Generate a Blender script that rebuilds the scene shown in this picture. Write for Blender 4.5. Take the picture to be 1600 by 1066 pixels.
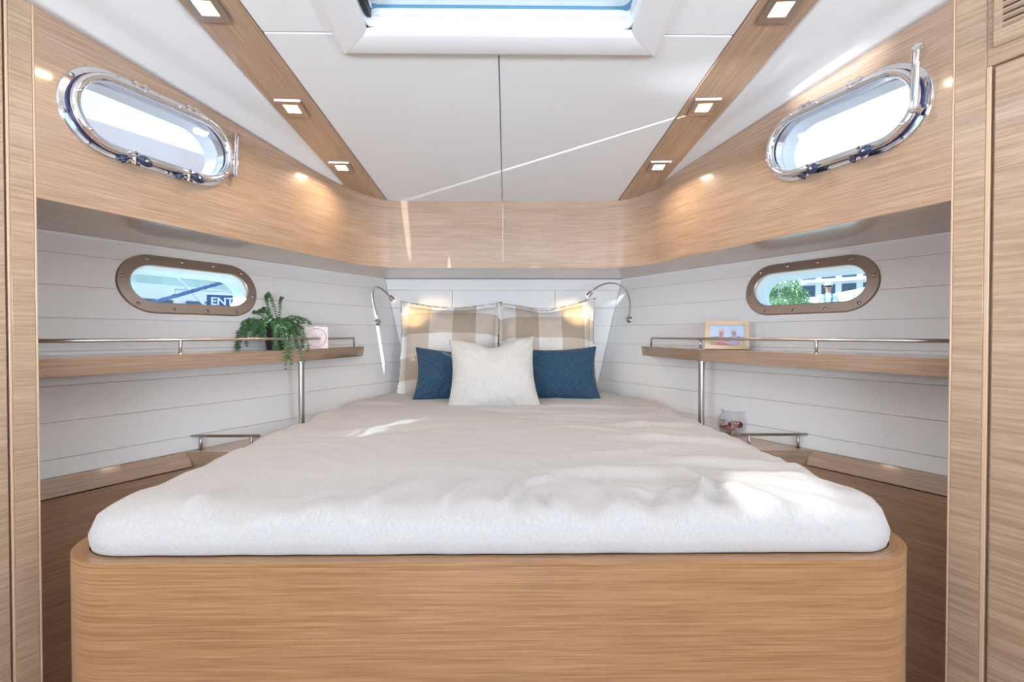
import bpy, bmesh, math, random
import numpy as np
from mathutils import Vector, Matrix, noise
random.seed(7)
PI=math.pi
for o in list(bpy.data.objects): bpy.data.objects.remove(o)
SC=bpy.context.scene; COL=SC.collection
# ------------------------------------------------------------ camera
cd=bpy.data.cameras.new('camera'); cam=bpy.data.objects.new('camera',cd); COL.objects.link(cam)
cd.lens=16.0; cd.sensor_width=36.0; cd.sensor_fit='HORIZONTAL'; cd.clip_start=.02; cd.clip_end=600
cam.location=(.02,0,1.15); cam.rotation_euler=(math.radians(90-.76),0,math.radians(-.64))
SC.camera=cam
# ------------------------------------------------------------ exposure
SC.view_settings.view_transform='Standard'; SC.view_settings.look='None'
SC.view_settings.gamma=1.0; SC.view_settings.use_curve_mapping=False
SC.view_settings.exposure=0.06
# ------------------------------------------------------------ world: hazy sky with broken cloud
SKY=3.0
w=bpy.data.worlds.new('sky'); SC.world=w; w.use_nodes=True
nt=w.node_tree; nt.nodes.clear()
def N(nt,t,**k):
    n=nt.nodes.new(t)
    for a,b in k.items():
        if a.startswith('i_'):
            n.inputs[a[2:].replace('_',' ')].default_value=b
        else: setattr(n,a,b)
    return n
out=N(nt,'ShaderNodeOutputWorld'); bg=N(nt,'ShaderNodeBackground'); tc=N(nt,'ShaderNodeTexCoord')
sp=N(nt,'ShaderNodeSeparateXYZ'); rp=N(nt,'ShaderNodeValToRGB'); ns=N(nt,'ShaderNodeTexNoise'); mp=N(nt,'ShaderNodeMapping')
mx=N(nt,'ShaderNodeMix',data_type='RGBA'); cr=N(nt,'ShaderNodeValToRGB')
nt.links.new(tc.outputs['Generated'],sp.inputs[0]); nt.links.new(sp.outputs[2],rp.inputs[0])
e=rp.color_ramp.elements; e[0].position=.0; e[0].color=(.50,.55,.60,1); e[1].position=.55; e[1].color=(.24,.32,.45,1)
nt.links.new(tc.outputs['Generated'],mp.inputs[0]); mp.inputs['Scale'].default_value=(1,1,2.2); mp.inputs['Location'].default_value=(.35,.2,.1)
nt.links.new(mp.outputs[0],ns.inputs[0]); ns.inputs['Scale'].default_value=2.4; ns.inputs['Detail'].default_value=8; ns.inputs['Roughness'].default_value=.55
nt.links.new(ns.outputs[0],cr.inputs[0]); cr.color_ramp.elements[0].position=.38; cr.color_ramp.elements[1].position=.66
nt.links.new(cr.outputs[0],mx.inputs[0]); nt.links.new(rp.outputs[0],mx.inputs[6]); mx.inputs[7].default_value=(.46,.48,.52,1)
nt.links.new(mx.outputs[2],bg.inputs[0]); bg.inputs[1].default_value=SKY; nt.links.new(bg.outputs[0],out.inputs[0])
# ------------------------------------------------------------ sun: from port side, through the upper port light onto the bed
sd=bpy.data.lights.new('sun','SUN'); sd.energy=5.0; sd.angle=math.radians(.6); sd.color=(1,.96,.9)
sun=bpy.data.objects.new('sun',sd); COL.objects.link(sun)
sun.rotation_euler=Vector((1.62,-.49,-.92)).to_track_quat('-Z','Y').to_euler(); sun.location=(-8,4,8)
# added fill lamp behind the camera, standing in for saloon daylight through the doorway
def area(name,loc,tgt,sx,sy,p,col):
    d=bpy.data.lights.new(name,'AREA'); d.shape='RECTANGLE'; d.size=sx; d.size_y=sy; d.energy=p; d.color=col
    o=bpy.data.objects.new(name,d); COL.objects.link(o); o.location=loc
    o.rotation_euler=(Vector(tgt)-Vector(loc)).to_track_quat('-Z','Y').to_euler(); return o
area('saloon_fill',(0,-4.6,.80),(0,2,1.6),2.0,1.5,78,(.76,.88,1.0))
# two unseen fill lamps added behind the camera, aimed up at the ceiling
area('aft_fill_lamp',(-1.30,-.75,1.30),(-1.0,-.15,2.3),.4,.5,35,(.76,.87,1)); area('aft_fill_lamp',(1.30,-.75,1.30),(1.0,-.15,2.3),.4,.5,35,(.76,.87,1))
# thin spot lamps added in the port lights, standing in for sun off water
def glint(S,T,along,ang,thin,p,blend=.35):
    p*=12
    d=bpy.data.lights.new('glint_standin_spot','SPOT'); d.energy=p; d.color=(.93,.97,1); d.spot_size=math.radians(ang); d.spot_blend=blend; d.shadow_soft_size=.002
    o=bpy.data.objects.new('glint_standin_spot',d); COL.objects.link(o)
    z=(Vector(S)-Vector(T)).normalized(); y=(Vector(along)-z*Vector(along).dot(z)).normalized(); x=y.cross(z)
    m=Matrix((x,y,z)).transposed().to_4x4(); m.translation=Vector(S); o.matrix_world=m@Matrix.Diagonal((thin,1,1,1))
glint((1.135,1.285,1.745),(-.480,2.28,1.95),(.1,0,-.95),27,.022,26,.15)
glint((-1.10,1.36,1.72),(.93,1.40,1.93),(.1,1,0),9,.55,34,1.0)
glint((1.120,1.335,1.770),(-.712,2.62,1.12),(.105,-.046,-.587),19,.030,30)
glint((1.125,1.320,1.740),(-.55,.99,.83),(1,.08,0),9,.026,8)
glint((1.125,1.380,1.740),(.03,1.79,.83),(.16,-.21,0),7,.035,4)
glint((-1.10,1.38,1.70),(.675,2.75,1.34),(-.145,.16,-.22),8,.12,14,.9)

# ============================================================ helpers
def tag(o,label=None,cat=None,group=None,kind=None):
    if label: o['label']=label
    if cat: o['category']=cat
    if group: o['group']=group
    if kind: o['kind']=kind
    return o
def obj(name,bm,m=None,parent=None,smooth=False,recalc=True,kind=None):
    if recalc: bmesh.ops.recalc_face_normals(bm,faces=bm.faces)
    me=bpy.data.meshes.new(name); bm.to_mesh(me); bm.free()
    o=bpy.data.objects.new(name,me); COL.objects.link(o)
    if m: me.materials.append(m)
    if smooth:
        for p in me.polygons: p.use_smooth=True
    if parent: o.parent=parent
    if kind: o['kind']=kind
    return o
def empty(name,loc=(0,0,0)):
    o=bpy.data.objects.new(name,None); COL.objects.link(o); o.location=loc; o.empty_display_size=.05; return o
def place(o,loc):
    """move the origin of a child built in world coordinates so that it stays put under an empty at loc"""
    return o
def adopt(root,*obs):
    inv=Matrix.Translation(root.location).inverted()
    for o in obs:
        o.parent=root; o.matrix_parent_inverse=inv
def twin(src,parent,M=None):
    c=src.copy(); COL.objects.link(c); c.parent=parent
    if M is not None: c.matrix_local=M
    return c
def prism(bm,pts,z0,z1):
    """plan polygon (x,y) extruded; z0,z1 numbers or functions of (x,y)"""
    f0=z0 if callable(z0) else (lambda x,y:z0); f1=z1 if callable(z1) else (lambda x,y:z1)
    a=[bm.verts.new((x,y,f0(x,y))) for x,y in pts]; b=[bm.verts.new((x,y,f1(x,y))) for x,y in pts]
    n=len(pts)
    bm.faces.new(a[::-1]); bm.faces.new(b)
    for i in range(n): bm.faces.new((a[i],a[(i+1)%n],b[(i+1)%n],b[i]))
def hexa(bm,P):
    """P: 8 points, bottom 4 then top 4"""
    v=[bm.verts.new(p) for p in P]
    for f in ((3,2,1,0),(4,5,6,7),(0,1,5,4),(1,2,6,5),(2,3,7,6),(3,0,4,7)): bm.faces.new([v[i] for i in f])
def box(bm,x0,x1,y0,y1,z0,z1):
    hexa(bm,[(x0,y0,z0),(x1,y0,z0),(x1,y1,z0),(x0,y1,z0),(x0,y0,z1),(x1,y0,z1),(x1,y1,z1),(x0,y1,z1)])
def bevel(bm,w,seg=2,ang=.5):
    es=[e for e in bm.edges if len(e.link_faces)==2 and e.calc_face_angle(0)>ang]
    bmesh.ops.bevel(bm,geom=es,offset=w,segments=seg,affect='EDGES',profile=.5,clamp_overlap=True)
def tube(bm,pts,r,seg=10,cap=True):
    pts=[Vector(p) for p in pts]; n=len(pts)
    R=r if isinstance(r,(list,tuple)) else [r]*n
    rings=[]; prev=None
    for i,p in enumerate(pts):
        t=(pts[min(i+1,n-1)]-pts[max(i-1,0)]).normalized()
        if prev is None:
            a=Vector((0,0,1)) if abs(t.z)<.9 else Vector((1,0,0)); u=t.cross(a).normalized()
        else: u=(prev-t*prev.dot(t)).normalized()
        prev=u; v=t.cross(u)
        rings.append([bm.verts.new(p+(u*math.cos(k*2*PI/seg)+v*math.sin(k*2*PI/seg))*R[i]) for k in range(seg)])
    for a,b in zip(rings,rings[1:]):
        for k in range(seg): bm.faces.new((a[k],a[(k+1)%seg],b[(k+1)%seg],b[k]))
    if cap: bm.faces.new(rings[0][::-1]); bm.faces.new(rings[-1])
def lathe(bm,prof,M=Matrix.Identity(4),seg=24):
    rings=[]
    for r,z in prof:
        if r<1e-5: rings.append([bm.verts.new(M@Vector((0,0,z)))])
        else: rings.append([bm.verts.new(M@Vector((r*math.cos(k*2*PI/seg),r*math.sin(k*2*PI/seg),z))) for k in range(seg)])
    for a,b in zip(rings,rings[1:]):
        for k in range(seg):
            k2=(k+1)%seg
            if len(a)==1 and len(b)==1: continue
            if len(a)==1: bm.faces.new((a[0],b[k2],b[k]))
            elif len(b)==1: bm.faces.new((a[k],a[k2],b[0]))
            else: bm.faces.new((a[k],a[k2],b[k2],b[k]))
def arc_path(pts,r,seg=6):
    """polyline with rounded corners"""
    P=[Vector(p) for p in pts]; o=[P[0]]
    for a,b,c in zip(P,P[1:],P[2:]):
        d1=(a-b).normalized(); d2=(c-b).normalized(); ang=d1.angle(d2); T=min(r/math.tan(ang/2),(a-b).length*.49,(c-b).length*.49)
        s=b+d1*T; e_=b+d2*T
        for i in range(seg+1):
            t=i/seg; o.append((s*(1-t)**2)+b*(2*t*(1-t))+e_*t*t)
    o.append(P[-1]); return o
def cut(o,cbm):
    """permanent boolean cut"""
    c=obj('cutter',cbm)
    m=o.modifiers.new('b','BOOLEAN'); m.object=c; m.operation='DIFFERENCE'; m.solver='EXACT'
    bpy.context.view_layer.update()
    dg=bpy.context.evaluated_depsgraph_get(); me=bpy.data.meshes.new_from_object(o.evaluated_get(dg))
    o.modifiers.clear(); o.data=me
    bpy.data.objects.remove(c)
def grain(o,g,off=(0,0)):
    """UV in metres, u along the wood grain g"""
    me=o.data; g=Vector(g).normalized()
    uv=me.uv_layers.new(name='grain') if not me.uv_layers else me.uv_layers[0]
    for p in me.polygons:
        n=p.normal; t=g-n*g.dot(n)
        if t.length<.15: t=Vector((n.y,-n.x,0)) if abs(n.z)<.9 else Vector((1,0,0))
        t.normalize(); v=n.cross(t)
        if abs(v.z)>.5 and v.z<0: v=-v
        for li in p.loop_indices:
            c=me.vertices[me.loops[li].vertex_index].co
            uv.data[li].uv=(c.dot(t)+off[0],c.dot(v)+off[1])
# ------------------------------------------------------------ materials
def mat(name,col,rough=.5,metal=0,spec=.5,**k):
    m=bpy.data.materials.new(name); m.use_nodes=True; b=m.node_tree.nodes['Principled BSDF']
    b.inputs['Base Color'].default_value=(*col,1); b.inputs['Roughness'].default_value=rough; b.inputs['Metallic'].default_value=metal
    b.inputs['Specular IOR Level'].default_value=spec
    for a,v in k.items(): b.inputs[a.replace('_',' ')].default_value=v
    return m
def add_bump(m,scale,strength,dist=.001,coord='Object',detail=3,stretch=(1,1,1),colvar=0):
    t=m.node_tree; b=t.nodes['Principled BSDF']; c=N(t,'ShaderNodeTexCoord'); mp=N(t,'ShaderNodeMapping'); n=N(t,'ShaderNodeTexNoise'); bp=N(t,'ShaderNodeBump')
    t.links.new(c.outputs[coord],mp.inputs[0]); mp.inputs['Scale'].default_value=stretch
    t.links.new(mp.outputs[0],n.inputs[0]); n.inputs['Scale'].default_value=scale; n.inputs['Detail'].default_value=detail
    t.links.new(n.outputs[0],bp.inputs['Height']); bp.inputs['Strength'].default_value=strength; bp.inputs['Distance'].default_value=dist
    t.links.new(bp.outputs[0],b.inputs['Normal'])
    if colvar:
        col=b.inputs['Base Color'].default_value[:]; r=N(t,'ShaderNodeValToRGB'); t.links.new(n.outputs[0],r.inputs[0])
        r.color_ramp.elements[0].position=.3; r.color_ramp.elements[1].position=.7
        r.color_ramp.elements[0].color=(*[x*(1-colvar) for x in col[:3]],1); r.color_ramp.elements[1].color=(*[min(1,x*(1+colvar)) for x in col[:3]],1)
        t.links.new(r.outputs[0],b.inputs['Base Color'])
    return m
def wood(name,dark,light,rough=.34,coat=.75,vs=1.0):
    m=mat(name,light,rough); t=m.node_tree; b=t.nodes['Principled BSDF']
    b.inputs['Coat Weight'].default_value=coat; b.inputs['Coat Roughness'].default_value=.09
    uv=N(t,'ShaderNodeUVMap'); 
    def nz(sx,sy,detail,scale=1,dis=0):
        mp=N(t,'ShaderNodeMapping'); mp.inputs['Scale'].default_value=(sx,sy,1); t.links.new(uv.outputs[0],mp.inputs[0])
        n=N(t,'ShaderNodeTexNoise',noise_dimensions='2D'); n.inputs['Scale'].default_value=scale; n.inputs['Detail'].default_value=detail; n.inputs['Distortion'].default_value=dis
        t.links.new(mp.outputs[0],n.inputs[0]); return n
    a=nz(5,230*vs,3,1,.1); c=nz(1.6,40*vs,2,1,.1); p=nz(18,700*vs,2)
    m1=N(t,'ShaderNodeMath',operation='MULTIPLY_ADD'); t.links.new(a.outputs[0],m1.inputs[0]); m1.inputs[1].default_value=.60
    m2=N(t,'ShaderNodeMath',operation='MULTIPLY'); t.links.new(c.outputs[0],m2.inputs[0]); m2.inputs[1].default_value=.22; t.links.new(m2.outputs[0],m1.inputs[2])
    m3=N(t,'ShaderNodeMath',operation='MULTIPLY_ADD'); t.links.new(p.outputs[0],m3.inputs[0]); m3.inputs[1].default_value=.28; t.links.new(m1.outputs[0],m3.inputs[2])
    r=N(t,'ShaderNodeValToRGB'); t.links.new(m3.outputs[0],r.inputs[0]); r.color_ramp.elements[0].position=.42; r.color_ramp.elements[0].color=(*dark,1)
    r.color_ramp.elements[1].position=.72; r.color_ramp.elements[1].color=(*light,1)
    t.links.new(r.outputs[0],b.inputs['Base Color'])
    bp=N(t,'ShaderNodeBump'); bp.inputs['Strength'].default_value=.25; bp.inputs['Distance'].default_value=.0006; t.links.new(m3.outputs[0],bp.inputs['Height']); t.links.new(bp.outputs[0],b.inputs['Normal'])
    return m
OAK=wood('oak',(.38,.247,.160),(.54,.382,.270))
OAKW=wood('oak_bed',(.29,.145,.060),(.44,.243,.115),vs=1.15)
OAKC=wood('oak_cabinet',(.385,.262,.170),(.56,.408,.285),vs=.6)
OAKL=mat('oak_lipping',(.66,.47,.32),.35); add_bump(OAKL,30,.1)
DARK=mat('vent_gap_shade',(.08,.05,.035),.8)
VINYL=mat('ceiling_vinyl',(.84,.86,.88),.45); add_bump(VINYL,420,.25,.0006)
VINYL2=mat('hatch_surround_vinyl',(.80,.81,.83),.42); add_bump(VINYL2,420,.25,.0006)
PLANK=mat('hull_plank',(.87,.865,.86),.42); add_bump(PLANK,500,.08,.0005)
BACK=mat('plank_backing',(.66,.65,.63),.8)
GEL=mat('white_gelcoat',(.82,.83,.84),.25)
LINER=mat('reveal',(.92,.95,.95),.3)
CHROME=mat('polished_steel',(.80,.80,.82),.07,1.0)
STEEL=mat('satin_steel',(.56,.53,.50),.28,1.0)
TAUPE=mat('brushed_bronze_frame',(.46,.385,.335),.34,.8); add_bump(TAUPE,60,.25,.0004,stretch=(1,1,14))
RUBBER=mat('navy_gasket',(.008,.014,.07),.35)
KNOB=mat('navy_knob',(.02,.035,.09),.3)
BLACK=mat('black_plastic',(.012,.012,.014),.4)
SCREWM=mat('screw_steel',(.55,.53,.51),.3,1.0)
SLOT=mat('screw_slot',(.05,.05,.055),.6)
def emis(name,col,s):
    m=mat(name,col,.4); b=m.node_tree.nodes['Principled BSDF']; b.inputs['Emission Color'].default_value=(*col,1); b.inputs['Emission Strength'].default_value=s; return m
LENS=emis('lit_lens',(1,.86,.66),9.0)
def glassmat(name,tint,refl=.12,rough=.02):
    m=bpy.data.materials.new(name); m.use_nodes=True; t=m.node_tree; t.nodes.clear()
    o=N(t,'ShaderNodeOutputMaterial'); a=N(t,'ShaderNodeBsdfTransparent'); g=N(t,'ShaderNodeBsdfGlossy'); x=N(t,'ShaderNodeMixShader')
    a.inputs[0].default_value=(*tint,1); g.inputs['Roughness'].default_value=rough; lw=N(t,'ShaderNodeLayerWeight'); pw=N(t,'ShaderNodeMath',operation='POWER'); pw.inputs[1].default_value=4; ma=N(t,'ShaderNodeMath',operation='MULTIPLY_ADD'); ma.inputs[1].default_value=.6; ma.inputs[2].default_value=.04
    t.links.new(lw.outputs[1],pw.inputs[0]); t.links.new(pw.outputs[0],ma.inputs[0]); t.links.new(ma.outputs[0],x.inputs[0]); t.links.new(a.outputs[0],x.inputs[1]); t.links.new(g.outputs[0],x.inputs[2]); t.links.new(x.outputs[0],o.inputs[0]); return m
GLASS=glassmat('port_glass',(.93,.96,1.0)); GLASS2=glassmat('hull_glass',(.86,.97,1.0))
JARG=glassmat('jar_glass',(.95,.96,.97)); 
def frosted():
    m=bpy.data.materials.new('frosted_acrylic'); m.use_nodes=True; t=m.node_tree; t.nodes.clear()
    o=N(t,'ShaderNodeOutputMaterial'); a=N(t,'ShaderNodeBsdfTranslucent'); g=N(t,'ShaderNodeBsdfDiffuse'); x=N(t,'ShaderNodeMixShader')
    a.inputs[0].default_value=(.74,.90,1,1); g.inputs[0].default_value=(.7,.84,.95,1); x.inputs[0].default_value=.2
    t.links.new(a.outputs[0],x.inputs[1]); t.links.new(g.outputs[0],x.inputs[2]); t.links.new(x.outputs[0],o.inputs[0]); return m
FROST=frosted()
def fabric(name,a,b,sc=900,strength=.5,dist=.0012,big=0):
    """woven cloth: thread slubs in two directions"""
    m=mat(name,a,.9,0,.2); t=m.node_tree; bs=t.nodes['Principled BSDF']; bs.inputs['Sheen Weight'].default_value=.15
    uv=N(t,'ShaderNodeUVMap'); hs=[]
    for s in ((sc*.14,sc),(sc,sc*.14)):
        mp=N(t,'ShaderNodeMapping'); mp.inputs['Scale'].default_value=(*s,1); t.links.new(uv.outputs[0],mp.inputs[0])
        n=N(t,'ShaderNodeTexNoise',noise_dimensions='2D'); n.inputs['Scale'].default_value=1; n.inputs['Detail'].default_value=3; t.links.new(mp.outputs[0],n.inputs[0]); hs.append(n)
    ad=N(t,'ShaderNodeMath',operation='ADD'); t.links.new(hs[0].outputs[0],ad.inputs[0]); t.links.new(hs[1].outputs[0],ad.inputs[1])
    r=N(t,'ShaderNodeMapRange'); t.links.new(ad.outputs[0],r.inputs[0]); r.inputs[1].default_value=.7; r.inputs[2].default_value=1.3
    x=N(t,'ShaderNodeMix',data_type='RGBA'); t.links.new(r.outputs[0],x.inputs[0]); x.inputs[6].default_value=(*a,1); x.inputs[7].default_value=(*b,1)
    t.links.new(x.outputs[2],bs.inputs['Base Color'])
    bp=N(t,'ShaderNodeBump'); bp.inputs['Strength'].default_value=strength; bp.inputs['Distance'].default_value=dist; t.links.new(ad.outputs[0],bp.inputs['Height']); t.links.new(bp.outputs[0],bs.inputs['Normal'])
    return m,x,r
LINEN,_,_=fabric('oatmeal_linen',(.45,.437,.43),(.545,.532,.53),1000,.14)
WHITEC,_,_=fabric('off_white_linen',(.55,.54,.52),(.69,.68,.66),560,.4)
NAVY,_,_=fabric('navy_linen',(.013,.043,.082),(.048,.112,.185),430,.5)
def gingham(name,pu,pv,per=.128):
    m,x,r=fabric(name,(.70,.68,.65),(.86,.85,.84),560,.4)
    t=m.node_tree; bs=t.nodes['Principled BSDF']; uv=N(t,'ShaderNodeUVMap'); s=N(t,'ShaderNodeSeparateXYZ'); t.links.new(uv.outputs[0],s.inputs[0])
    out=[]
    for k,ph in ((0,pu),(1,pv)):
        a=N(t,'ShaderNodeMath',operation='ADD'); a.inputs[1].default_value=ph+10*per; t.links.new(s.outputs[k],a.inputs[0])
        b=N(t,'ShaderNodeMath',operation='PINGPONG'); b.inputs[1].default_value=per; t.links.new(a.outputs[0],b.inputs[0])
        c=N(t,'ShaderNodeMath',operation='GREATER_THAN'); c.inputs[1].default_value=per/2; t.links.new(b.outputs[0],c.inputs[0]); out.append(c)
    ad=N(t,'ShaderNodeMath',operation='ADD'); t.links.new(out[0].outputs[0],ad.inputs[0]); t.links.new(out[1].outputs[0],ad.inputs[1])
    h=N(t,'ShaderNodeMath',operation='MULTIPLY'); h.inputs[1].default_value=.5; t.links.new(ad.outputs[0],h.inputs[0])
    cr=N(t,'ShaderNodeValToRGB'); cr.color_ramp.interpolation='CONSTANT'; t.links.new(h.outputs[0],cr.inputs[0])
    e=cr.color_ramp.elements; e[0].position=0; e[0].color=(1,1,1,1); e[1].position=.4; e[1].color=(.74,.66,.58,1); q=e.new(.8); q.color=(.53,.44,.36,1)
    ml=N(t,'ShaderNodeMix',data_type='RGBA',blend_type='MULTIPLY'); ml.inputs[0].default_value=1; t.links.new(x.outputs[2],ml.inputs[6]); t.links.new(cr.outputs[0],ml.inputs[7])
    t.links.new(ml.outputs[2],bs.inputs['Base Color']); return m

# ============================================================ plan geometry (metres; y forward to the bow, z up)
CS,CZ,CY=.13,1.822,2.30                       # ceiling slope
def cz(y): return CZ+CS*(CY-max(y,.45))       # ceiling height
HY=2.75                                       # bow wall
class Fr:
    def __init__(s,side,O,U,S):
        s.s=side; s.O=Vector(O); s.U=Vector(U).normalized(); S=Vector(S); S=S-s.U*S.dot(s.U); s.W=S.normalized(); s.N=(s.U.cross(s.W))*(-side)
    def p(s,u,w,n=0): return s.O+s.U*u+s.W*w+s.N*n
    def M(s,u,w,n=0):
        m=Matrix.Identity(4)
        X=s.W.cross(s.N)
        for i,a in enumerate((X,s.W,s.N)):
            for j in range(3): m[j][i]=a[j]
        P=s.p(u,w,n)
        for j in range(3): m[j][3]=P[j]
        return m
HULL={s:Fr(s,(s*.715,HY,1.49),(-s*.6,1,0),(s*.226,0,1)) for s in(-1,1)}
FAS={s:Fr(s,(s*1.135,1.135,1.49),(-s*.41,1,0),(0,0,1)) for s in(-1,1)}
CAB={s:Fr(s,(s*1.135,1.135,0),(s*.484,-1,0),(0,0,1)) for s in(-1,1)}
for s in(-1,1): CAB[s].N=-CAB[s].N
def hull_x(z,y): return .715-.226*(1.49-z)+.6*(HY-y)
SIDE={-1:'left',1:'right'}

# ------------------------------------------------------------ floor
bm=bmesh.new(); box(bm,-1.9,1.9,-1.75,2.85,-.06,0); o=obj('floor',bm,OAK,kind='structure'); grain(o,(0,1,0))
# ------------------------------------------------------------ hull walls: white tongued planks over a backing
ZB=[1.486,1.419,1.312,1.205,1.098,.990,.880,.770,.717]
def strip(F,u0a,u0b,u1a,u1b,w0,w1,n0,n1,bev=.0009):
    b=bmesh.new()
    hexa(b,[F.p(u0a,w0,n0),F.p(u1a,w0,n0),F.p(u1a,w0,n1),F.p(u0a,w0,n1),F.p(u0b,w1,n0),F.p(u1b,w1,n0),F.p(u1b,w1,n1),F.p(u0b,w1,n1)])
    bmesh.ops.recalc_face_normals(b,faces=b.faces)
    if bev: bevel(b,bev,1)
    return b
def stadium(s,r,n=14):
    P=[]
    for i in range(n+1): a=-PI/2+PI*i/n; P.append((s+r*math.cos(a),r*math.sin(a)))
    for i in range(n+1): a=PI/2+PI*i/n; P.append((-s+r*math.cos(a),r*math.sin(a)))
    return P
def stad_prism(F,uc,wc,s,r,n0,n1):
    b=bmesh.new(); P=stadium(s,r)
    a=[b.verts.new(F.p(uc+x,wc+y,n0)) for x,y in P]; c=[b.verts.new(F.p(uc+x,wc+y,n1)) for x,y in P]
    b.faces.new(a); b.faces.new(c[::-1])
    for i in range(len(P)): j=(i+1)%len(P); b.faces.new((a[i],a[j],c[j],c[i]))
    bmesh.ops.recalc_face_normals(b,faces=b.faces); return b
LW={-1:(-1.050,-.153),1:(-1.052,-.148)}      # lower window centres (u,w)
UW={-1:(.275,.267),1:(.272,.290)}            # upper port light centres
for s in(-1,1):
    F=HULL[s]; kz=F.W.z
    ue=lambda w:-w*F.W.y/F.U.y
    b=bmesh.new(); w0=(.60-1.49)/kz; w1=(1.54-1.49)/kz
    hexa(b,[F.p(-1.93,w0,-.06),F.p(ue(w0)+.06,w0,-.06),F.p(ue(w0)+.02,w0,-.012),F.p(-1.93,w0,-.012),F.p(-1.93,w1,-.06),F.p(ue(w1)+.06,w1,-.06),F.p(ue(w1)+.02,w1,-.012),F.p(-1.93,w1,-.012)])
    wall=obj('wall_'+SIDE[s],b,BACK,kind='structure')
    uc,wc=LW[s]
    cut(wall,stad_prism(F,uc,wc,.138,.074,-.2,.1))
    for i,(za,zb) in enumerate(zip(ZB,ZB[1:])):
        wa=(zb-1.49)/kz+.0005; wb=(za-1.49)/kz-.0005
        p=obj('plank',strip(F,-1.888,-1.888,ue(wa)-.001,ue(wb)-.001,wa,wb,-.012,0),PLANK,wall)
        if wa<wc+.075 and wb>wc-.075: cut(p,stad_prism(F,uc,wc,.138,.074,-.2,.1))
# bow wall
b=bmesh.new(); box(b,-.80,.80,HY+.012,HY+.07,.55,1.54); wf=obj('wall_front',b,BACK,kind='structure')
for i,(za,zb) in enumerate(zip(ZB,ZB[1:])):
    xa=lambda z:.715-.226*(1.49-z)-.0005
    z0,z1=zb+.0005,za-.0005
    segs=[(-1,1)] if i==0 else [(-1,-.31),(-.31,.31),(.31,1)]
    for a,c in segs:
        fx=lambda t,z:(t*xa(z) if abs(t)==1 else t+(.001 if t==a else -.001))
        b=bmesh.new(); hexa(b,[(fx(a,z0),HY,z0),(fx(c,z0),HY,z0),(fx(c,z0),HY+.012,z0),(fx(a,z0),HY+.012,z0),(fx(a,z1),HY,z1),(fx(c,z1),HY,z1),(fx(c,z1),HY+.012,z1),(fx(a,z1),HY+.012,z1)])
        bmesh.ops.recalc_face_normals(b,faces=b.faces); bevel(b,.0012,1)
        obj('plank',b,PLANK,wf)
# ------------------------------------------------------------ fascia (oak band with the upper port lights): two halves meeting amidships
def fas_path(s,off=0):
    """plan points from the cabinet to amidships; off = outward offset"""
    d=Vector((-s*.41,1)).normalized(); nrm=Vector((s*d.y,-s*d.x*1)) ; nrm=Vector((s*abs(d.y),abs(d.x)))
    A=Vector((s*1.135,1.135))+nrm*off-d*.0; k=Vector((0,CY+off))
    t=(CY+off-A.y)/d.y; B=A+d*t
    R=.27+off; ang=math.radians(90)-math.atan(.41); T=R*math.tan(ang/2)
    pts=[A]
    S=B-d*T; c=S-nrm*R
    for i in range(1,8): pts.append(A+(S-A)*i/8)
    a0=math.atan2((S-c).y,(S-c).x); a1=PI/2
    for i in range(17): a=a0+(a1-a0)*i/16; pts.append(c+Vector((math.cos(a),math.sin(a)))*R)
    ex=pts[-1].x
    for i in range(1,5): pts.append(Vector((ex*(1-i/4),CY+off)))
    pts[-1].x=s*.0006; return pts
def fas_top(s,y):
    t=max(0,min(1,(2.22-y)/.25)); return cz(y)+(-.020 if s<0 else .012)*t
def fas_bot(s,y): return 1.49
for s in(-1,1):
    pi=fas_path(s); po=fas_path(s,.035); n=len(pi); b=bmesh.new(); uvl=b.loops.layers.uv.new('grain')
    V=[[b.verts.new((p.x,p.y,1.488)),b.verts.new((p.x,p.y,cz(p.y)+.03)),b.verts.new((q.x,q.y,cz(p.y)+.03)),b.verts.new((q.x,q.y,1.488))] for p,q in zip(pi,po)]
    L=[0]
    for p,q in zip(pi,pi[1:]): L.append(L[-1]+(q-p).length)
    for i in range(n-1):
        for k in range(4):
            f=b.faces.new((V[i][k],V[i+1][k],V[i+1][(k+1)%4],V[i][(k+1)%4])); f.smooth=(k in(0,2))
            z=[v.co.z for v in f.verts]
            for l,uu,zz in zip(f.loops,(L[i],L[i+1],L[i+1],L[i]),z): l[uvl].uv=(uu*s+3,zz+(0.02 if k in(1,3) else 0))
    b.faces.new(V[0][::-1]); b.faces.new(V[-1])
    o=obj('trim_%d'%(1 if s<0 else 2),b,OAK,kind='structure')
    o.data.set_sharp_from_angle(angle=.6)
    uc,wc=UW[s]; cut(o,stad_prism(FAS[s],uc,wc,.1165,.090,-.3,.1))
    for p in o.data.polygons: p.use_smooth=abs(p.normal.z)<.5
    o.data.set_sharp_from_angle(angle=.6)
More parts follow.
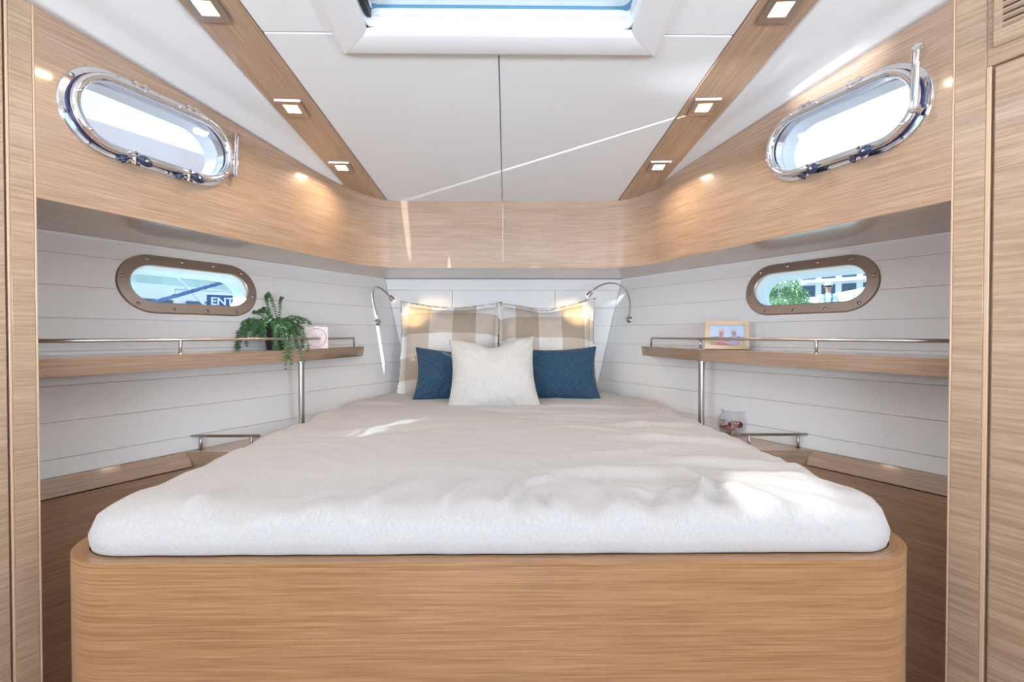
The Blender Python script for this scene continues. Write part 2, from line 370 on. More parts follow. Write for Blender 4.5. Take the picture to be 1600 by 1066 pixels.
# soffit under the fascia, running out to the hull
pl=fas_path(-1,.004); pr=fas_path(1,.004)
row=[Vector((p.x,p.y)) for p in pl[:-1]]+[Vector((p.x,p.y)) for p in pr[::-1]][1:]
def hull_out(p):
    if p.y<1.75 and abs(p.x)>.7:
        t=(p.y-1.135)/(1.75-1.135); sg=1 if p.x>0 else -1
        return Vector((sg*(1.687-(1.687-1.05)*t),1.137+(2.19-1.137)*t))
    # along hull then bow wall, by fraction of x
    sg=1 if p.x>0 else -1
    if p.y<2.285:
        t=(p.y-1.75)/(2.285-1.75); return Vector((sg*(1.05-(1.05-.722)*t),2.19+(HY+.01-2.19)*t))
    k=min(1,abs(p.x)/.52); return Vector((sg*.722*k,HY+.01))
b=bmesh.new(); uvl=b.loops.layers.uv.new('grain'); outr=[hull_out(p) for p in row]
Q=[[b.verts.new((p.x,p.y,1.4885)),b.verts.new((q.x,q.y,1.4885)),b.verts.new((q.x,q.y,1.52)),b.verts.new((p.x,p.y,1.52))] for p,q in zip(row,outr)]
L=[0]
for p,q in zip(row,row[1:]): L.append(L[-1]+(q-p).length)
for i in range(len(row)-1):
    for k in range(4):
        f=b.faces.new((Q[i][k],Q[i+1][k],Q[i+1][(k+1)%4],Q[i][(k+1)%4])); wd=[0,(outr[i]-row[i]).length,0,0]
        d=[0,.35,.37,.02]
        for l,(a,c) in zip(f.loops,((L[i],d[k]),(L[i+1],d[k]),(L[i+1],d[(k+1)%4]),(L[i],d[(k+1)%4]))): l[uvl].uv=(a,c)
b.faces.new(Q[0][::-1]); b.faces.new(Q[-1]); o=obj('trim_3',b,OAK,kind='structure')
# small white cove lip where the planking meets the soffit
for k,s in enumerate((-1,1)):
    F=HULL[s]; b=bmesh.new(); w=-.004/F.W.z
    hexa(b,[F.p(-1.888,w-.010,0),F.p(0,w-.010,0),F.p(-.003,w-.010,.006),F.p(-1.888,w-.010,.006),F.p(-1.888,w,0),F.p(0,w,0),F.p(-.008,w,.010),F.p(-1.888,w,.010)])
    obj('trim_%d'%(4+k),b,PLANK,kind='structure')
# side deck and bulwark outside (seen through the port lights)
for k,s in enumerate((-1,1)):
    b=bmesh.new(); F=HULL[s]
    A=[(s*1.19,1.137),(s*1.75,1.137),(s*.76,2.84),(s*.70,2.36)]
    prism(b,A,1.521,1.54); tag(obj('trim_%d'%(6+k),b,GEL),kind='structure')
    b=bmesh.new(); P0=Vector((s*1.70,1.14)); P1=Vector((s*.74,2.78)); nn=Vector((s*.86,.5))*.04
    z1=1.90 if s<0 else 1.80
    prism(b,[tuple(P0),tuple(P0+nn),tuple(P1+nn),tuple(P1)],1.54,z1); bevel(b,.012,3)
    tag(obj('trim_%d'%(8+k),b,GEL),kind='structure')
# ------------------------------------------------------------ ceiling: vinyl panels between oak strips
RX0,RX1=.640,.578; LX0,LX1=.785,.727            # strip inner/outer edges at y=1.136 and y=2.29
def xin(y): return RX0+(RX1-RX0)*(y-1.136)/(2.297-1.136)
def xout(y): return LX0+(LX1-LX0)*(y-1.138)/(2.183-1.138)
b=bmesh.new(); box(b,-1.62,1.62,-1.7,.40,2.135,2.16); 
cl=obj('ceiling',b,GEL,kind='structure')       # upper deck skin; panels below are its children
HX,HY1,HY0=.442,1.297,.50                       # hatch surround outer
def panel(name,poly,m,z0=0,z1=.012,bev=.003,parent=cl,kind=None):
    b=bmesh.new(); prism(b,poly,lambda x,y:cz(y)+z0,lambda x,y:cz(y)+z1)
    bmesh.ops.recalc_face_normals(b,faces=b.faces)
    if bev: bevel(b,bev,2)
    return obj(name,b,m,parent,kind=kind)
g=.0015; SY=1.237
xm=-.003
for s in(-1,1):
    xb=xin(2.335)
    # forward panel (either side of the middle seam), with the corner of the hatch surround
    panel('panel',[(s*g+xm,HY1),(s*(HX)+0,HY1),(s*HX,SY+g),(s*(xin(SY)-g),SY+g),(s*(xb-g),2.335),(s*g+xm,2.335)],VINYL)
    panel('panel',[(s*HX,SY-g),(s*(xin(SY)-g),SY-g),(s*(xin(.45)-g),.45),(s*HX,.45)],VINYL)
    o=panel('oak_strip',[(s*(xin(.45)),.45),(s*(xout(.45)),.45),(s*(xout(2.33)),2.33),(s*(xin(2.33)),2.33)],OAK,-.004,.012,.0015); grain(o,(s*-.055,1,-.13),(s,0))
    # outboard panel: sweeps down to the fascia with a soft lip
    b=bmesh.new(); ys=[.45+(2.19-.45)*i/40 for i in range(41)]; G=[]
    for y in ys:
        xo=xout(y)+g; fy=y
        xf=1.135-.41*(y-1.135) if y>1.135 else 1.135+.484*(1.135-y)
        if xf<xo+.002: xf=xo+.002
        zt=fas_top(s,y); wdt=xf-xo; row=[]
        for k in range(13):
            t=k/12; x=xo+wdt*t; zz=cz(y)+(zt-cz(y))*t
            d=wdt*(1-t)
            zz+=.012*math.exp(-((d-.085)/.06)**2)*min(1,wdt/.2)
            row.append((s*x,y,zz))
        G.append(row)
    vv=[[b.verts.new(p) for p in r] for r in G]; v2=[[b.verts.new((p[0],p[1],p[2]+.012)) for p in r] for r in G]
    for i in range(40):
        for k in range(12):
            b.faces.new((vv[i][k],vv[i+1][k],vv[i+1][k+1],vv[i][k+1])); b.faces.new((v2[i][k],v2[i][k+1],v2[i+1][k+1],v2[i+1][k]))
        b.faces.new((vv[i][0],v2[i][0],v2[i+1][0],vv[i+1][0])); b.faces.new((vv[i][12],vv[i+1][12],v2[i+1][12],v2[i][12]))
    for k in range(12): b.faces.new((vv[0][k],vv[0][k+1],v2[0][k+1],v2[0][k])); b.faces.new((vv[40][k],v2[40][k],v2[40][k+1],vv[40][k+1]))
    obj('side_panel',b,VINYL,cl,smooth=False)
    for p in cl.children[-1].data.polygons: p.use_smooth=abs(p.normal.z)>.7
# after ceiling panel over the entrance (flat)
b=bmesh.new(); box(b,-1.62,1.62,-1.7,.449,2.063,2.075); obj('panel',b,VINYL,cl)
# cabin roof above everything: keeps daylight out except through the hatch
b=bmesh.new()
ro=[(-1.60,.10),(-1.60,.40),(-1.19,1.12)]+[(p.x,p.y) for p in fas_path(-1,.045)[1:-1]]+[(p.x,p.y) for p in fas_path(1,.045)[::-1][1:-1]]+[(1.19,1.12),(1.60,.40),(1.60,.10)]
prism(b,ro,lambda x,y:cz(y)+.032,lambda x,y:cz(y)+.075); bmesh.ops.triangulate(b,faces=[f for f in b.faces if len(f.verts)>4])
roof=obj('roof_deck',b,GEL,cl)
c=bmesh.new(); box(c,-.345,.345,.58,1.215,1.7,2.5); cut(roof,c)
# hatch: padded mitred surround, well, frame, frosted acrylic
hat=empty('window_5',(0,.9,2.0)); hat['kind']='structure'
IX,IY1,IY0=.352,1.222,.575
def lerp(a,b_,t): return a+(b_-a)*t
outer=[(-HX,HY0),(HX,HY0),(HX,HY1),(-HX,HY1)]; inner=[(-IX,IY0),(IX,IY0),(IX,IY1),(-IX,IY1)]
prof=[(0,0.004),(0,-.010),(.06,-.016),(.2,-.018),(.80,-.010),(.95,-.004),(1.0,.003)]
for i in range(4):
    j=(i+1)%4; b=bmesh.new(); rows=[]
    for end in(i,j):
        o_,n_=outer[end],inner[end]; d=Vector((outer[j][0]-outer[i][0],outer[j][1]-outer[i][1])).normalized()*(.0008 if end==i else -.0008)
        rows.append([b.verts.new((lerp(o_[0],n_[0],t)+d.x,lerp(o_[1],n_[1],t)+d.y,cz(lerp(o_[1],n_[1],t))+z)) for t,z in prof])
    for k in range(len(prof)-1): f=b.faces.new((rows[0][k],rows[0][k+1],rows[1][k+1],rows[1][k])); f.smooth=True
    b.faces.new(rows[0]); b.faces.new(rows[1][::-1]); b.faces.new((rows[0][0],rows[1][0],rows[1][-1],rows[0][-1]))
    p=obj('surround_panel',b,VINYL2); adopt(hat,p); p.data.set_sharp_from_angle(angle=.9)
# well walls with rounded corners
def rrect(x0,x1,y0,y1,r,n=6):
    P=[]
    for cx,cy,a0 in((x1-r,y1-r,0),(x0+r,y1-r,90),(x0+r,y0+r,180),(x1-r,y0+r,270)):
        for i in range(n+1): a=math.radians(a0+90*i/n); P.append((cx+r*math.cos(a),cy+r*math.sin(a)))
    return P
def rr_sweep(bm,prof,x0,x1,y0,y1,r):
    """prof: (inset, dz above ceiling)"""
    R=[]
    for ins,z in prof: R.append([bm.verts.new((x,y,cz(y)+z)) for x,y in rrect(x0+ins,x1-ins,y0+ins,y1-ins,max(.004,r-ins))])
    n=len(R[0]); m=len(R)
    for a in range(m):
        A,B=R[a],R[(a+1)%m]
        for k in range(n): bm.faces.new((A[k],A[(k+1)%n],B[(k+1)%n],B[k]))
b=bmesh.new(); rr_sweep(b,[(0,.004),(0,.062),(-.006,.062),(-.006,.004)],-IX,IX,IY0,IY1,.03); p=obj('well_lining',b,VINYL2,smooth=False); adopt(hat,p)
b=bmesh.new(); rr_sweep(b,[(.001,.050),(.003,.046),(.008,.050),(.008,.070),(.001,.070)],-IX,IX,IY0,IY1,.03); p=obj('gasket',b,mat('hatch_gasket_blue',(.10,.28,.42),.4)); adopt(hat,p)
b=bmesh.new(); rr_sweep(b,[(.004,.058),(.010,.056),(.030,.064),(.032,.082),(.004,.082)],-IX,IX,IY0,IY1,.035); p=obj('hatch_frame',b,mat('hatch_frame_white',(.62,.72,.80),.3)); adopt(hat,p)
b=bmesh.new(); R1=[b.verts.new((x,y,cz(y)+.074)) for x,y in rrect(-IX+.028,IX-.028,IY0+.028,IY1-.028,.02)]; b.faces.new(R1)
ex=bmesh.ops.extrude_face_region(b,geom=list(b.faces)); bmesh.ops.translate(b,verts=[v for v in ex['geom'] if isinstance(v,bmesh.types.BMVert)],vec=(0,0,.006))
p=obj('hatch_pane',b,FROST); adopt(hat,p)
b=bmesh.new(); box(b,-IX+.002,-IX+.016,IY1-.16,IY1-.012,cz(IY1)+.022,cz(IY1)+.060); bevel(b,.003,2); p=obj('hatch_stay',b,BLACK); adopt(hat,p)
b=bmesh.new(); box(b,-IX+.017,-IX+.024,IY1-.15,IY1-.030,cz(IY1)+.034,cz(IY1)+.056); bevel(b,.002,2); p=obj('stay_rail',b,CHROME); adopt(hat,p)

# ------------------------------------------------------------ downlights let into the strips
dl=empty('downlight',(0,0,0))
b=bmesh.new(); H=.043
def sqring(bm,a,b_,z0,z1,c=None):
    R=[]
    for h,z in((a,z1),(a-.001,z0),(b_+.002,z0),(b_,z0+.002),(b_,z1)): R.append([bm.verts.new((x*h,y*h,z)) for x,y in((-1,-1),(1,-1),(1,1),(-1,1))])
    for i in range(len(R)):
        A,B=R[i],R[(i+1)%len(R)]
        for k in range(4): bm.faces.new((A[k],A[(k+1)%4],B[(k+1)%4],B[k]))
sqring(b,H,.022,-.008,0); pl_=obj('bezel',b,STEEL,dl)
b=bmesh.new(); box(b,-.022,.022,-.022,.022,-.0058,-.001); obj('lens',b,LENS,dl)
DLP=[(-.728,1.150),(-.701,1.549),(-.680,1.947),(.705,1.140),(.680,1.530),(.662,1.930)]
DLN=['at the top edge, on the left ceiling strip','midway along the left oak ceiling strip','at the bow end of the left oak ceiling strip','at the top edge, on the right ceiling strip','midway along the right oak ceiling strip','at the bow end of the right oak ceiling strip']
slope=math.atan(-CS)
for i,(x,y) in enumerate(DLP):
    r=dl if i==0 else dl.copy()
    if i: 
        COL.objects.link(r)
        for ch in dl.children: c=ch.copy(); COL.objects.link(c); c.parent=r
    r.location=(x,y,cz(y)-.004); r.rotation_euler=(slope,0,math.radians(3 if x<0 else -3))
    tag(r,'lit square steel downlight '+DLN[i],'ceiling light','square downlights on the ceiling strips')
    d=bpy.data.lights.new('downlight_lamp','AREA'); d.shape='SQUARE'; d.size=.036; d.energy=1.0; d.color=(1,.74,.46); d.spread=math.radians(150)
    lo=bpy.data.objects.new('downlight_lamp',d); COL.objects.link(lo); lo.location=(x,y,cz(y)-.016); lo.rotation_euler=(slope,0,0)

# ------------------------------------------------------------ windows
def sweep_st(F,uc,wc,s,prof,m,name,n=18,closed=True):
    """sweep profile [(radius, height)] around a stadium"""
    b=bmesh.new(); R=[]
    for r,h in prof: R.append([b.verts.new(F.p(uc+x,wc+y,h)) for x,y in stadium(s,r,n)])
    k=len(R[0]); M_=len(R)
    for a in range(M_ if closed else M_-1):
        A,B=R[a],R[(a+1)%M_]
        for i in range(k): b.faces.new((A[i],A[(i+1)%k],B[(i+1)%k],B[i]))
    o=obj(name,b,m,smooth=True); o.data.set_sharp_from_angle(angle=.7); return o
def stad_plate(F,uc,wc,s,r,n0,n1,m,name):
    return obj(name,stad_prism(F,uc,wc,s,r,n0,n1),m)
def at_perim(s,r,f):
    """point and outward angle at fraction f of the stadium perimeter"""
    P=2*PI*r+4*s; d=f*P
    if d<2*s: return (-s+d,-r)
    d-=2*s
    if d<PI*r: a=-PI/2+d/r; return (s+r*math.cos(a),r*math.sin(a))
    d-=PI*r
    if d<2*s: return (s-d,r)
    d-=2*s; a=PI/2+d/r; return (-s+r*math.cos(a),r*math.sin(a))
sb=bmesh.new(); lathe(sb,[(0,.0028),(.0030,.0026),(.0050,.0012),(.0056,0),(0,0)],seg=14)
me_s=obj('screw',sb,SCREWM,smooth=True)
xb=bmesh.new(); box(xb,-.0030,.0030,-.0006,.0006,.0022,.0031); box(xb,-.0006,.0006,-.0030,.0030,.0022,.0031)
for f in list(xb.faces): f.material_index=1
tm=bpy.data.meshes.new('t'); xb.to_mesh(tm); xb.free(); bb=bmesh.new(); bb.from_mesh(me_s.data); bb.from_mesh(tm); bb.to_mesh(me_s.data); bb.free(); me_s.data.materials.append(SLOT)
SCREW=me_s.data; bpy.data.objects.remove(me_s)
def screw(F,u,w,n,root,sc=1.0,ang=.3):
    o=bpy.data.objects.new('screw',SCREW); COL.objects.link(o)
    o.parent=root; o.matrix_parent_inverse=Matrix.Translation(root.location).inverted()
    o.matrix_basis=F.M(u,w,n)@Matrix.Rotation(ang,4,'Z')@Matrix.Scale(sc,4)
    return o
wi=1
for s in(-1,1):                                      # upper opening port lights
    F=FAS[s]; uc,wc=UW[s]; S=.1165
    root=empty('window_%d'%wi,F.p(uc,wc)); root['kind']='structure'; wi+=1
    parts=[sweep_st(F,uc,wc,S,[(.121,0),(.1205,.004),(.118,.007),(.100,.008),(.098,.004),(.089,.002),(.089,-.034),(.091,-.034),(.091,0)],CHROME,'flange')]
    parts.append(sweep_st(F,uc,wc,S,[(.0895,-.03),(.086,-.03),(.084,-.085),(.092,-.085)],LINER,'reveal'))
    parts.append(sweep_st(F,uc,wc,S,[(.100,.004),(.1045,.008),(.104,.014),(.092,.014),(.092,.004)],RUBBER,'gasket'))
    # opening frame, hinged at the top and standing a little ajar
    k=.0
    parts.append(sweep_st(F,uc+.005,wc-.001,S,[(.104,.014),(.106,.019),(.1055,.026),(.102,.031),(.097,.0325),(.091,.031),(.086,.027),(.083,.021),(.083,.014)],CHROME,'opening_frame'))
    parts.append(stad_plate(F,uc+.005,wc,S,.084,.015,.020,GLASS,'glass'))
    adopt(root,*parts); fr=parts[3]
    for f in (.03,.12,.20,.275,.375,.43,.52,.60,.69,.79,.88,.95):
        x,y=at_perim(S,.1105,f); screw(F,uc+x,wc+y,.0072,root,1.05,.7+f*9)
    for f in (.02,.30,.36,.49,.57,.66,.84,.93):
        x,y=at_perim(S,.095,f); x+=.005; b=bmesh.new(); lathe(b,[(.0052,.031),(.0048,.034),(0,.035)],F.M(uc+x,wc+y),12); q=obj('rivet',b,CHROME,smooth=True); adopt(root,q)
    for hu in(-.06,.085):                              # hinges
        b=bmesh.new(); M_=F.M(uc+hu,wc+.104)
        for dx in(-.011,.011):
            b2=[M_@Vector(p) for p in((dx-.005,-.012,.006),(dx+.005,-.012,.006),(dx+.005,.012,.006),(dx-.005,.012,.006),(dx-.005,-.012,.034),(dx+.005,-.012,.034),(dx+.005,.009,.030),(dx-.005,.009,.030))]; hexa(b,b2)
        bevel(b,.0015,2); tube(b,[M_@Vector((-.02,.002,.030)),M_@Vector((.02,.002,.030))],.0038,10)
        q=obj('hinge',b,CHROME,smooth=False); adopt(root,q)
    for hu in(-.075,.075):                             # latches with dark knobs
        b=bmesh.new(); M_=F.M(uc+hu,wc-.110)
        tube(b,[M_@Vector((-.022,-.004,.010)),M_@Vector((.012,-.004,.022))],.0075,10)
        tube(b,[M_@Vector((0,-.012,.022)),M_@Vector((0,.014,.026)),M_@Vector((0,.020,.034))],[.006,.0055,.005],10)
        P=[M_@Vector(p) for p in((-.030,-.013,.004),(-.014,-.013,.004),(-.014,.006,.004),(-.030,.006,.004),(-.028,-.011,.022),(-.016,-.011,.024),(-.016,.004,.024),(-.028,.004,.022))]
        hexa(b,P); q=obj('latch',b,CHROME,smooth=True); q.data.set_sharp_from_angle(angle=.6); adopt(root,q)
        b=bmesh.new(); K=M_@Matrix.Translation((.020,.001,.036))@Matrix.Rotation(s*.5,4,'Z')@Matrix.Diagonal((1.2,.78,1.1,1))
        lathe(b,[(0,-.012),(.012,-.010),(.0155,-.004),(.0155,.005),(.012,.009),(0,.0095)],K,20); kn=obj('knob',b,KNOB,smooth=True); kn.parent=q; kn.matrix_parent_inverse=Matrix.Identity(4)
        b=bmesh.new(); K=M_@Matrix.Translation((.020,.001,.0455)); lathe(b,[(.0045,-.003),(.0045,.001),(.003,.002),(0,.002)],K,12); kc=obj('knob_screw',b,CHROME,smooth=True); kc.parent=q
        b=bmesh.new(); K=M_@Matrix.Translation((-.022,-.003,.006)); lathe(b,[(.010,0),(.011,.012),(.006,.020),(0,.020)],K,14); kb=obj('latch_base',b,KNOB,smooth=True); kb.parent=q
    # stay: telescopic strut on the right-hand end as seen from the bed
    su=uc+(.229 if s<0 else -.236); b=bmesh.new()
    if s<0: a0,a1=F.p(su+.004,wc-.055,.026),F.p(su+.006,wc+.085,.034)
    else: a0,a1=F.p(su+.022,wc-.045,.042),F.p(su+.012,wc+.105,.052)
    rr=.0045 if s<0 else .0075
    mid=a0.lerp(a1,.75); tube(b,[a0,mid],rr,12); tube(b,[mid,a1],rr*.65,10)
    off=F.U*(-.010*(-s)); tube(b,[a0+off*.8,a1+off*.8],rr*.55,8)
    q=obj('stay_strut',b,CHROME,smooth=True); q.data.set_sharp_from_angle(angle=.7); adopt(root,q)
    for e_,pp in enumerate((a0,a1)):
        b=bmesh.new(); tube(b,[pp-F.N*.022,pp+F.N*.006],rr*1.1,12); tube(b,[pp-F.U*.012,pp+F.U*.010],rr*.8,10); q2=obj('strut_end',b,CHROME,smooth=True); q2.data.set_sharp_from_angle(angle=.7); adopt(root,q2)
for s in(-1,1):                                      # fixed hull windows
    F=HULL[s]; uc,wc=LW[s]; S=.138
    root=empty('window_%d'%wi,F.p(uc,wc)); root['kind']='structure'; wi+=1
    a=sweep_st(F,uc,wc,S,[(.1125,0),(.1125,.004),(.1085,.008),(.074,.010),(.0705,.007),(.0700,-.004),(.0735,-.004),(.0735,0)],TAUPE,'window_frame')
    c=sweep_st(F,uc,wc,S,[(.0735,-.004),(.0705,-.004),(.065,-.10),(.074,-.10)],LINER,'reveal')
    gl=stad_plate(F,uc,wc,S,.0705,-.040,-.034,GLASS2,'glass')
    adopt(root,a,c,gl)
    for f in [(.5+i)/10 for i in range(10)]:
        x,y=at_perim(S,.096,f); screw(F,uc+x,wc+y,.0088,root,1.25,f*7)

# ------------------------------------------------------------ lower hull lining: oak band and panel
for k,s in enumerate((-1,1)):
    F=HULL[s]; kz=F.W.z; w1=(.716-1.49)/kz; w0=(.660-1.49)/kz; ue=lambda w:-w*F.W.y/F.U.y
    b=bmesh.new(); hexa(b,[F.p(-1.86,w0,-.03),F.p(-1.13,w0,-.03),F.p(-1.13,w0,.016),F.p(-1.86,w0,.016),F.p(-1.87,w1,-.03),F.p(-1.13,w1,-.03),F.p(-1.13,w1,.004),F.p(-1.87,w1,.004)])
    bevel(b,.0015,1); o=obj('trim_%d'%(10+k),b,OAK,kind='structure'); grain(o,F.U)
    q0=F.p(-1.85,w0,.008); q1=F.p(-1.0,w0,.008); nn=-Vector((F.N.x,F.N.y,0)).normalized()*.03
    b=bmesh.new(); prism(b,[(q0.x,q0.y),(q1.x,q1.y),(q1.x+nn.x,q1.y+nn.y),(q0.x+nn.x,q0.y+nn.y)],.001,.657); o=obj('trim_%d'%(12+k),b,OAK,kind='structure'); grain(o,F.U,(.4*s,.1))

# ------------------------------------------------------------ bed base
def base_outline(hw,y0,r,y1=2.30,y2=2.735,n=10,e=0):
    P=[(-hw,y1)]
    P=[]
    for i in range(n+1): a=PI+PI/2*i/n; P.append((-hw+r+r*math.cos(a),y0+r+r*math.sin(a)))
    for i in range(n+1): a=-PI/2+PI/2*i/n; P.append((hw-r+r*math.cos(a),y0+r+r*math.sin(a)))
    P+=[(hw,y1),(.575-e,y2),(-.575+e,y2),(-hw,y1)]
    return P
BX=-.006
bed=empty('bed_base',(0,1.5,0)); tag(bed,'oak island bed base with rounded corners under the mattress','bed')
def ribbon(name,m,z0,z1,thick,hw=.81,y0=.80,r=.125,bev=.002,par=None):
    o_=base_outline(hw,y0,r); i_=base_outline(hw-thick,y0+thick,r-thick,y2=2.715,e=.02)
    b=bmesh.new(); uvl=b.loops.layers.uv.new('grain'); L=[0]
    for p,q in zip(o_,o_[1:]+o_[:1]): L.append(L[-1]+math.hypot(q[0]-p[0],q[1]-p[1]))
    n=len(o_); R=[[b.verts.new((p[0]+BX,p[1],z)) for p in pp] for pp,z in((o_,z0),(o_,z1),(i_,z1),(i_,z0))]
    for a in range(4):
        for k in range(n):
            A,B=R[a],R[(a+1)%4]; f=b.faces.new((A[k],A[(k+1)%n],B[(k+1)%n],B[k])); f.smooth=(a in(0,2))
            va=[z0,z1,z1+thick,z1+thick+.1,0][a]; vb=[z0,z1,z1+thick,z1+thick+.1,0][(a+1)%4] if a<3 else 0
            for l,t in zip(f.loops,((L[k],va),(L[k+1],va),(L[k+1],vb),(L[k],vb))): l[uvl].uv=(t[0]+1.3,t[1])
    o=obj(name,b,m); o.data.set_sharp_from_angle(angle=.7); adopt(bed,o); return o
ribbon('side_panel',OAKW,.0,.7405,.026); ribbon('rim_cap',OAKW,.7410,.7485,.026)
b=bmesh.new(); pp=[(x+BX,y) for x,y in base_outline(.782,.828,.097,y2=2.71,e=.03)]; prism(b,pp,.71,.746); bmesh.ops.triangulate(b,faces=[f for f in b.faces if len(f.verts)>4]); o=obj('platform',b,OAKW); grain(o,(1,0,0)); adopt(bed,o)

# ------------------------------------------------------------ mattress with linen cover (wrinkled)
def seg_d(px,py,P):
    P=np.array(P); A=P; B=np.roll(P,-1,0); d=np.full(px.shape,9.)
    for a,c in zip(A,B):
        e_=c-a; L=(e_**2).sum()
        if L<1e-12: continue
        t=np.clip(((px-a[0])*e_[0]+(py-a[1])*e_[1])/L,0,1); d=np.minimum(d,np.hypot(px-a[0]-t*e_[0],py-a[1]-t*e_[1]))
    return d
MC=(0,1.72)
outl=base_outline(.782,.820,.10,y1=2.22,y2=2.715,n=10,e=.03)
NA=620
def ray_hit(th,P):
    dx,dy=math.cos(th),math.sin(th); best=None
    for (ax,ay),(bx,by) in zip(P,P[1:]+P[:1]):
        ex,ey=bx-ax,by-ay; den=dx*ey-dy*ex
        if abs(den)<1e-12: continue
        t=((ax-MC[0])*ey-(ay-MC[1])*ex)/den; u=((ax-MC[0])*dy-(ay-MC[1])*dx)/den
        if t>0 and -1e-9<=u<=1+1e-9 and (best is None or t<best): best=t
    return best
ths=[]; # denser towards the front (visible) side
for i in range(NA): ths.append(2*PI*i/NA)
rad=[ray_hit(t,outl) for t in ths]
# smooth radii a little
RM=.085
rings=[0.0]+[ (i/90)**.92 for i in range(1,91)]
V=[];shape=[]
XY=np.array([[ (MC[0]+math.cos(t)*r*q, MC[1]+math.sin(t)*r*q) for t,r in zip(ths,rad)] for q in rings])
D=seg_d(XY[:,:,0],XY[:,:,1],outl)
ZW,ZT=.776,.826
def sm(a,b_,x): 
    t=max(0,min(1,(x-a)/(b_-a))); return t*t*(3-2*t)
creases=[((.40,.88),(.47,1.00),.014,.013),((.47,1.00),(.44,1.10),.007,.016),((.30,.87),(.36,.98),-.006,.02),((.02,.86),(.06,.97),.008,.011),((.06,.97),(.12,1.02),.006,.011),((.10,.86),(.10,.93),-.007,.012),((-.10,.86),(-.06,.99),.005,.014),((-.25,.86),(-.18,1.0),.004,.016),
 ((.55,.86),(.50,.98),.006,.02),((.12,1.05),(.42,1.08),.006,.03),((.45,1.18),(.74,1.12),.007,.025),((.35,1.42),(.74,1.34),.006,.03),((.40,1.62),(.78,1.60),.006,.03),((.10,1.75),(.70,1.86),.005,.035),((.0,2.0),(.62,2.05),.005,.03),((-.70,2.2),(-.45,2.12),.006,.03),((-.1,1.95),(.22,1.86),.005,.02),((-.6,1.5),(-.2,1.62),.003,.04),((.60,1.0),(.72,.90),.006,.02),((-.58,.86),(-.56,.96),.006,.015)]
def wrinkle(x,y,d):
    v=Vector((x,y,0)); 
    wv=noise.noise_vector(v*2.3)*.22
    h=.009*noise.noise(v*2.6+Vector((3,1,0)))
    rg=1-abs(noise.noise((v+wv)*Vector((1,1,1)).length/1.732*Vector((1,1,1)).length if False else Vector(((x+wv.x)*3.4,(y+wv.y)*6.5,1.7))))*2
    amp=.0075*(.35+.65*sm(-.2,.6,x))*(1-.35*sm(1.6,2.4,y)*(1 if x<0 else 0))
    h+=amp*max(0,rg-.3)**2*1.6
    rg2=1-abs(noise.noise(Vector(((x+wv.x*.7)*9.0,(y+wv.y)*13,5.2))))*2
    h+=.0026*max(0,rg2-.45)*(.5+sm(-.3,.5,x))
    # gathers near the foot
    ef=math.exp(-((d-.03)/.07)**2)
    h+=ef*.017*(noise.noise(Vector((x*11+wv.x*5,y*7,9.1)))+.4*noise.noise(Vector((x*25,y*13,2.2))))
    for (x0,y0),(x1,y1),a,wd in creases:
        ex,ey=x1-x0,y1-y0; L2=ex*ex+ey*ey; t=((x-x0)*ex+(y-y0)*ey)/L2; tt=max(0,min(1,t))
        dd=((x-x0)*ey-(y-y0)*ex)/math.sqrt(L2); al=math.hypot(x-x0-ex*tt,y-y0-ey*tt)
        if al<wd*4:
            q=al/wd; fall=math.exp(-q*q); fade=1-.6*abs(2*tt-1)**3
            h+=1.8*a*fade*(fall-.45*math.exp(-((dd/wd-1.5)**2))*(math.exp(-max(0,al-abs(dd))**2/(wd*wd))))
    return h
b=bmesh.new(); uvl=b.loops.layers.uv.new('UVMap'); grid=[]
for i,q in enumerate(rings):
    row=[]
    for j in range(NA):
        x,y=XY[i][j]; d=D[i][j]
        hh=wrinkle(x,y,d)
        if d<RM: t=1-d/RM; z=ZW+(ZT-ZW)*(1-t**2.3)**(1/2.3) if t<1 else ZW
        else: z=ZT
        z+=.006*math.exp(-((x/.6)**2))*sm(.0,.5,d)+hh*sm(-.005,.03,d)
        row.append((x+BX,y,z))
    grid.append(row)
# bulge the rim outwards/undercut: add extra rings below
def norm2(j):
    a=Vector((XY[-1][(j+2)%NA][0],XY[-1][(j+2)%NA][1])); c=Vector((XY[-1][j-2][0],XY[-1][j-2][1])); t=(a-c).normalized(); return Vector((t.y,-t.x))
for k in range(1,7):
    ph=k/6*PI*.42; row=[]
    for j in range(NA):
        x,y,z=grid[90][j]; nn=norm2(j); r=.030
        gz=noise.noise(Vector((x*14,y*14,3)))*.004+noise.noise(Vector((x*5,y*5,8)))*.004
        ins=r*.32*(1-math.cos(ph))-gz*math.sin(ph)*.6
        row.append((x-nn.x*ins,y-nn.y*ins,max(.7505,z-r*1.0*math.sin(ph)*.98)))
    grid.append(row)
row=[(x*.9,1.72+(y-1.72)*.93,.7505) for x,y,z in grid[-1]]; grid.append(row)
vs=[[b.verts.new(p) for p in r] for r in grid[1:]]; c0=b.verts.new((grid[0][0][0],grid[0][0][1],grid[0][0][2]))
for j in range(NA): b.faces.new((c0,vs[0][j],vs[0][(j+1)%NA]))
for A,B in zip(vs,vs[1:]):
    for j in range(NA): b.faces.new((A[j],B[j],B[(j+1)%NA],A[(j+1)%NA]))
b.faces.new(vs[-1][::-1])
for f in b.faces:
    f.smooth=True
    for l in f.loops: l[uvl].uv=(l.vert.co.x,l.vert.co.y-l.vert.co.z)
mt=obj('mattress',b,LINEN); tag(mt,'wide mattress in a wrinkled oatmeal linen cover lying on the oak bed base','mattress')

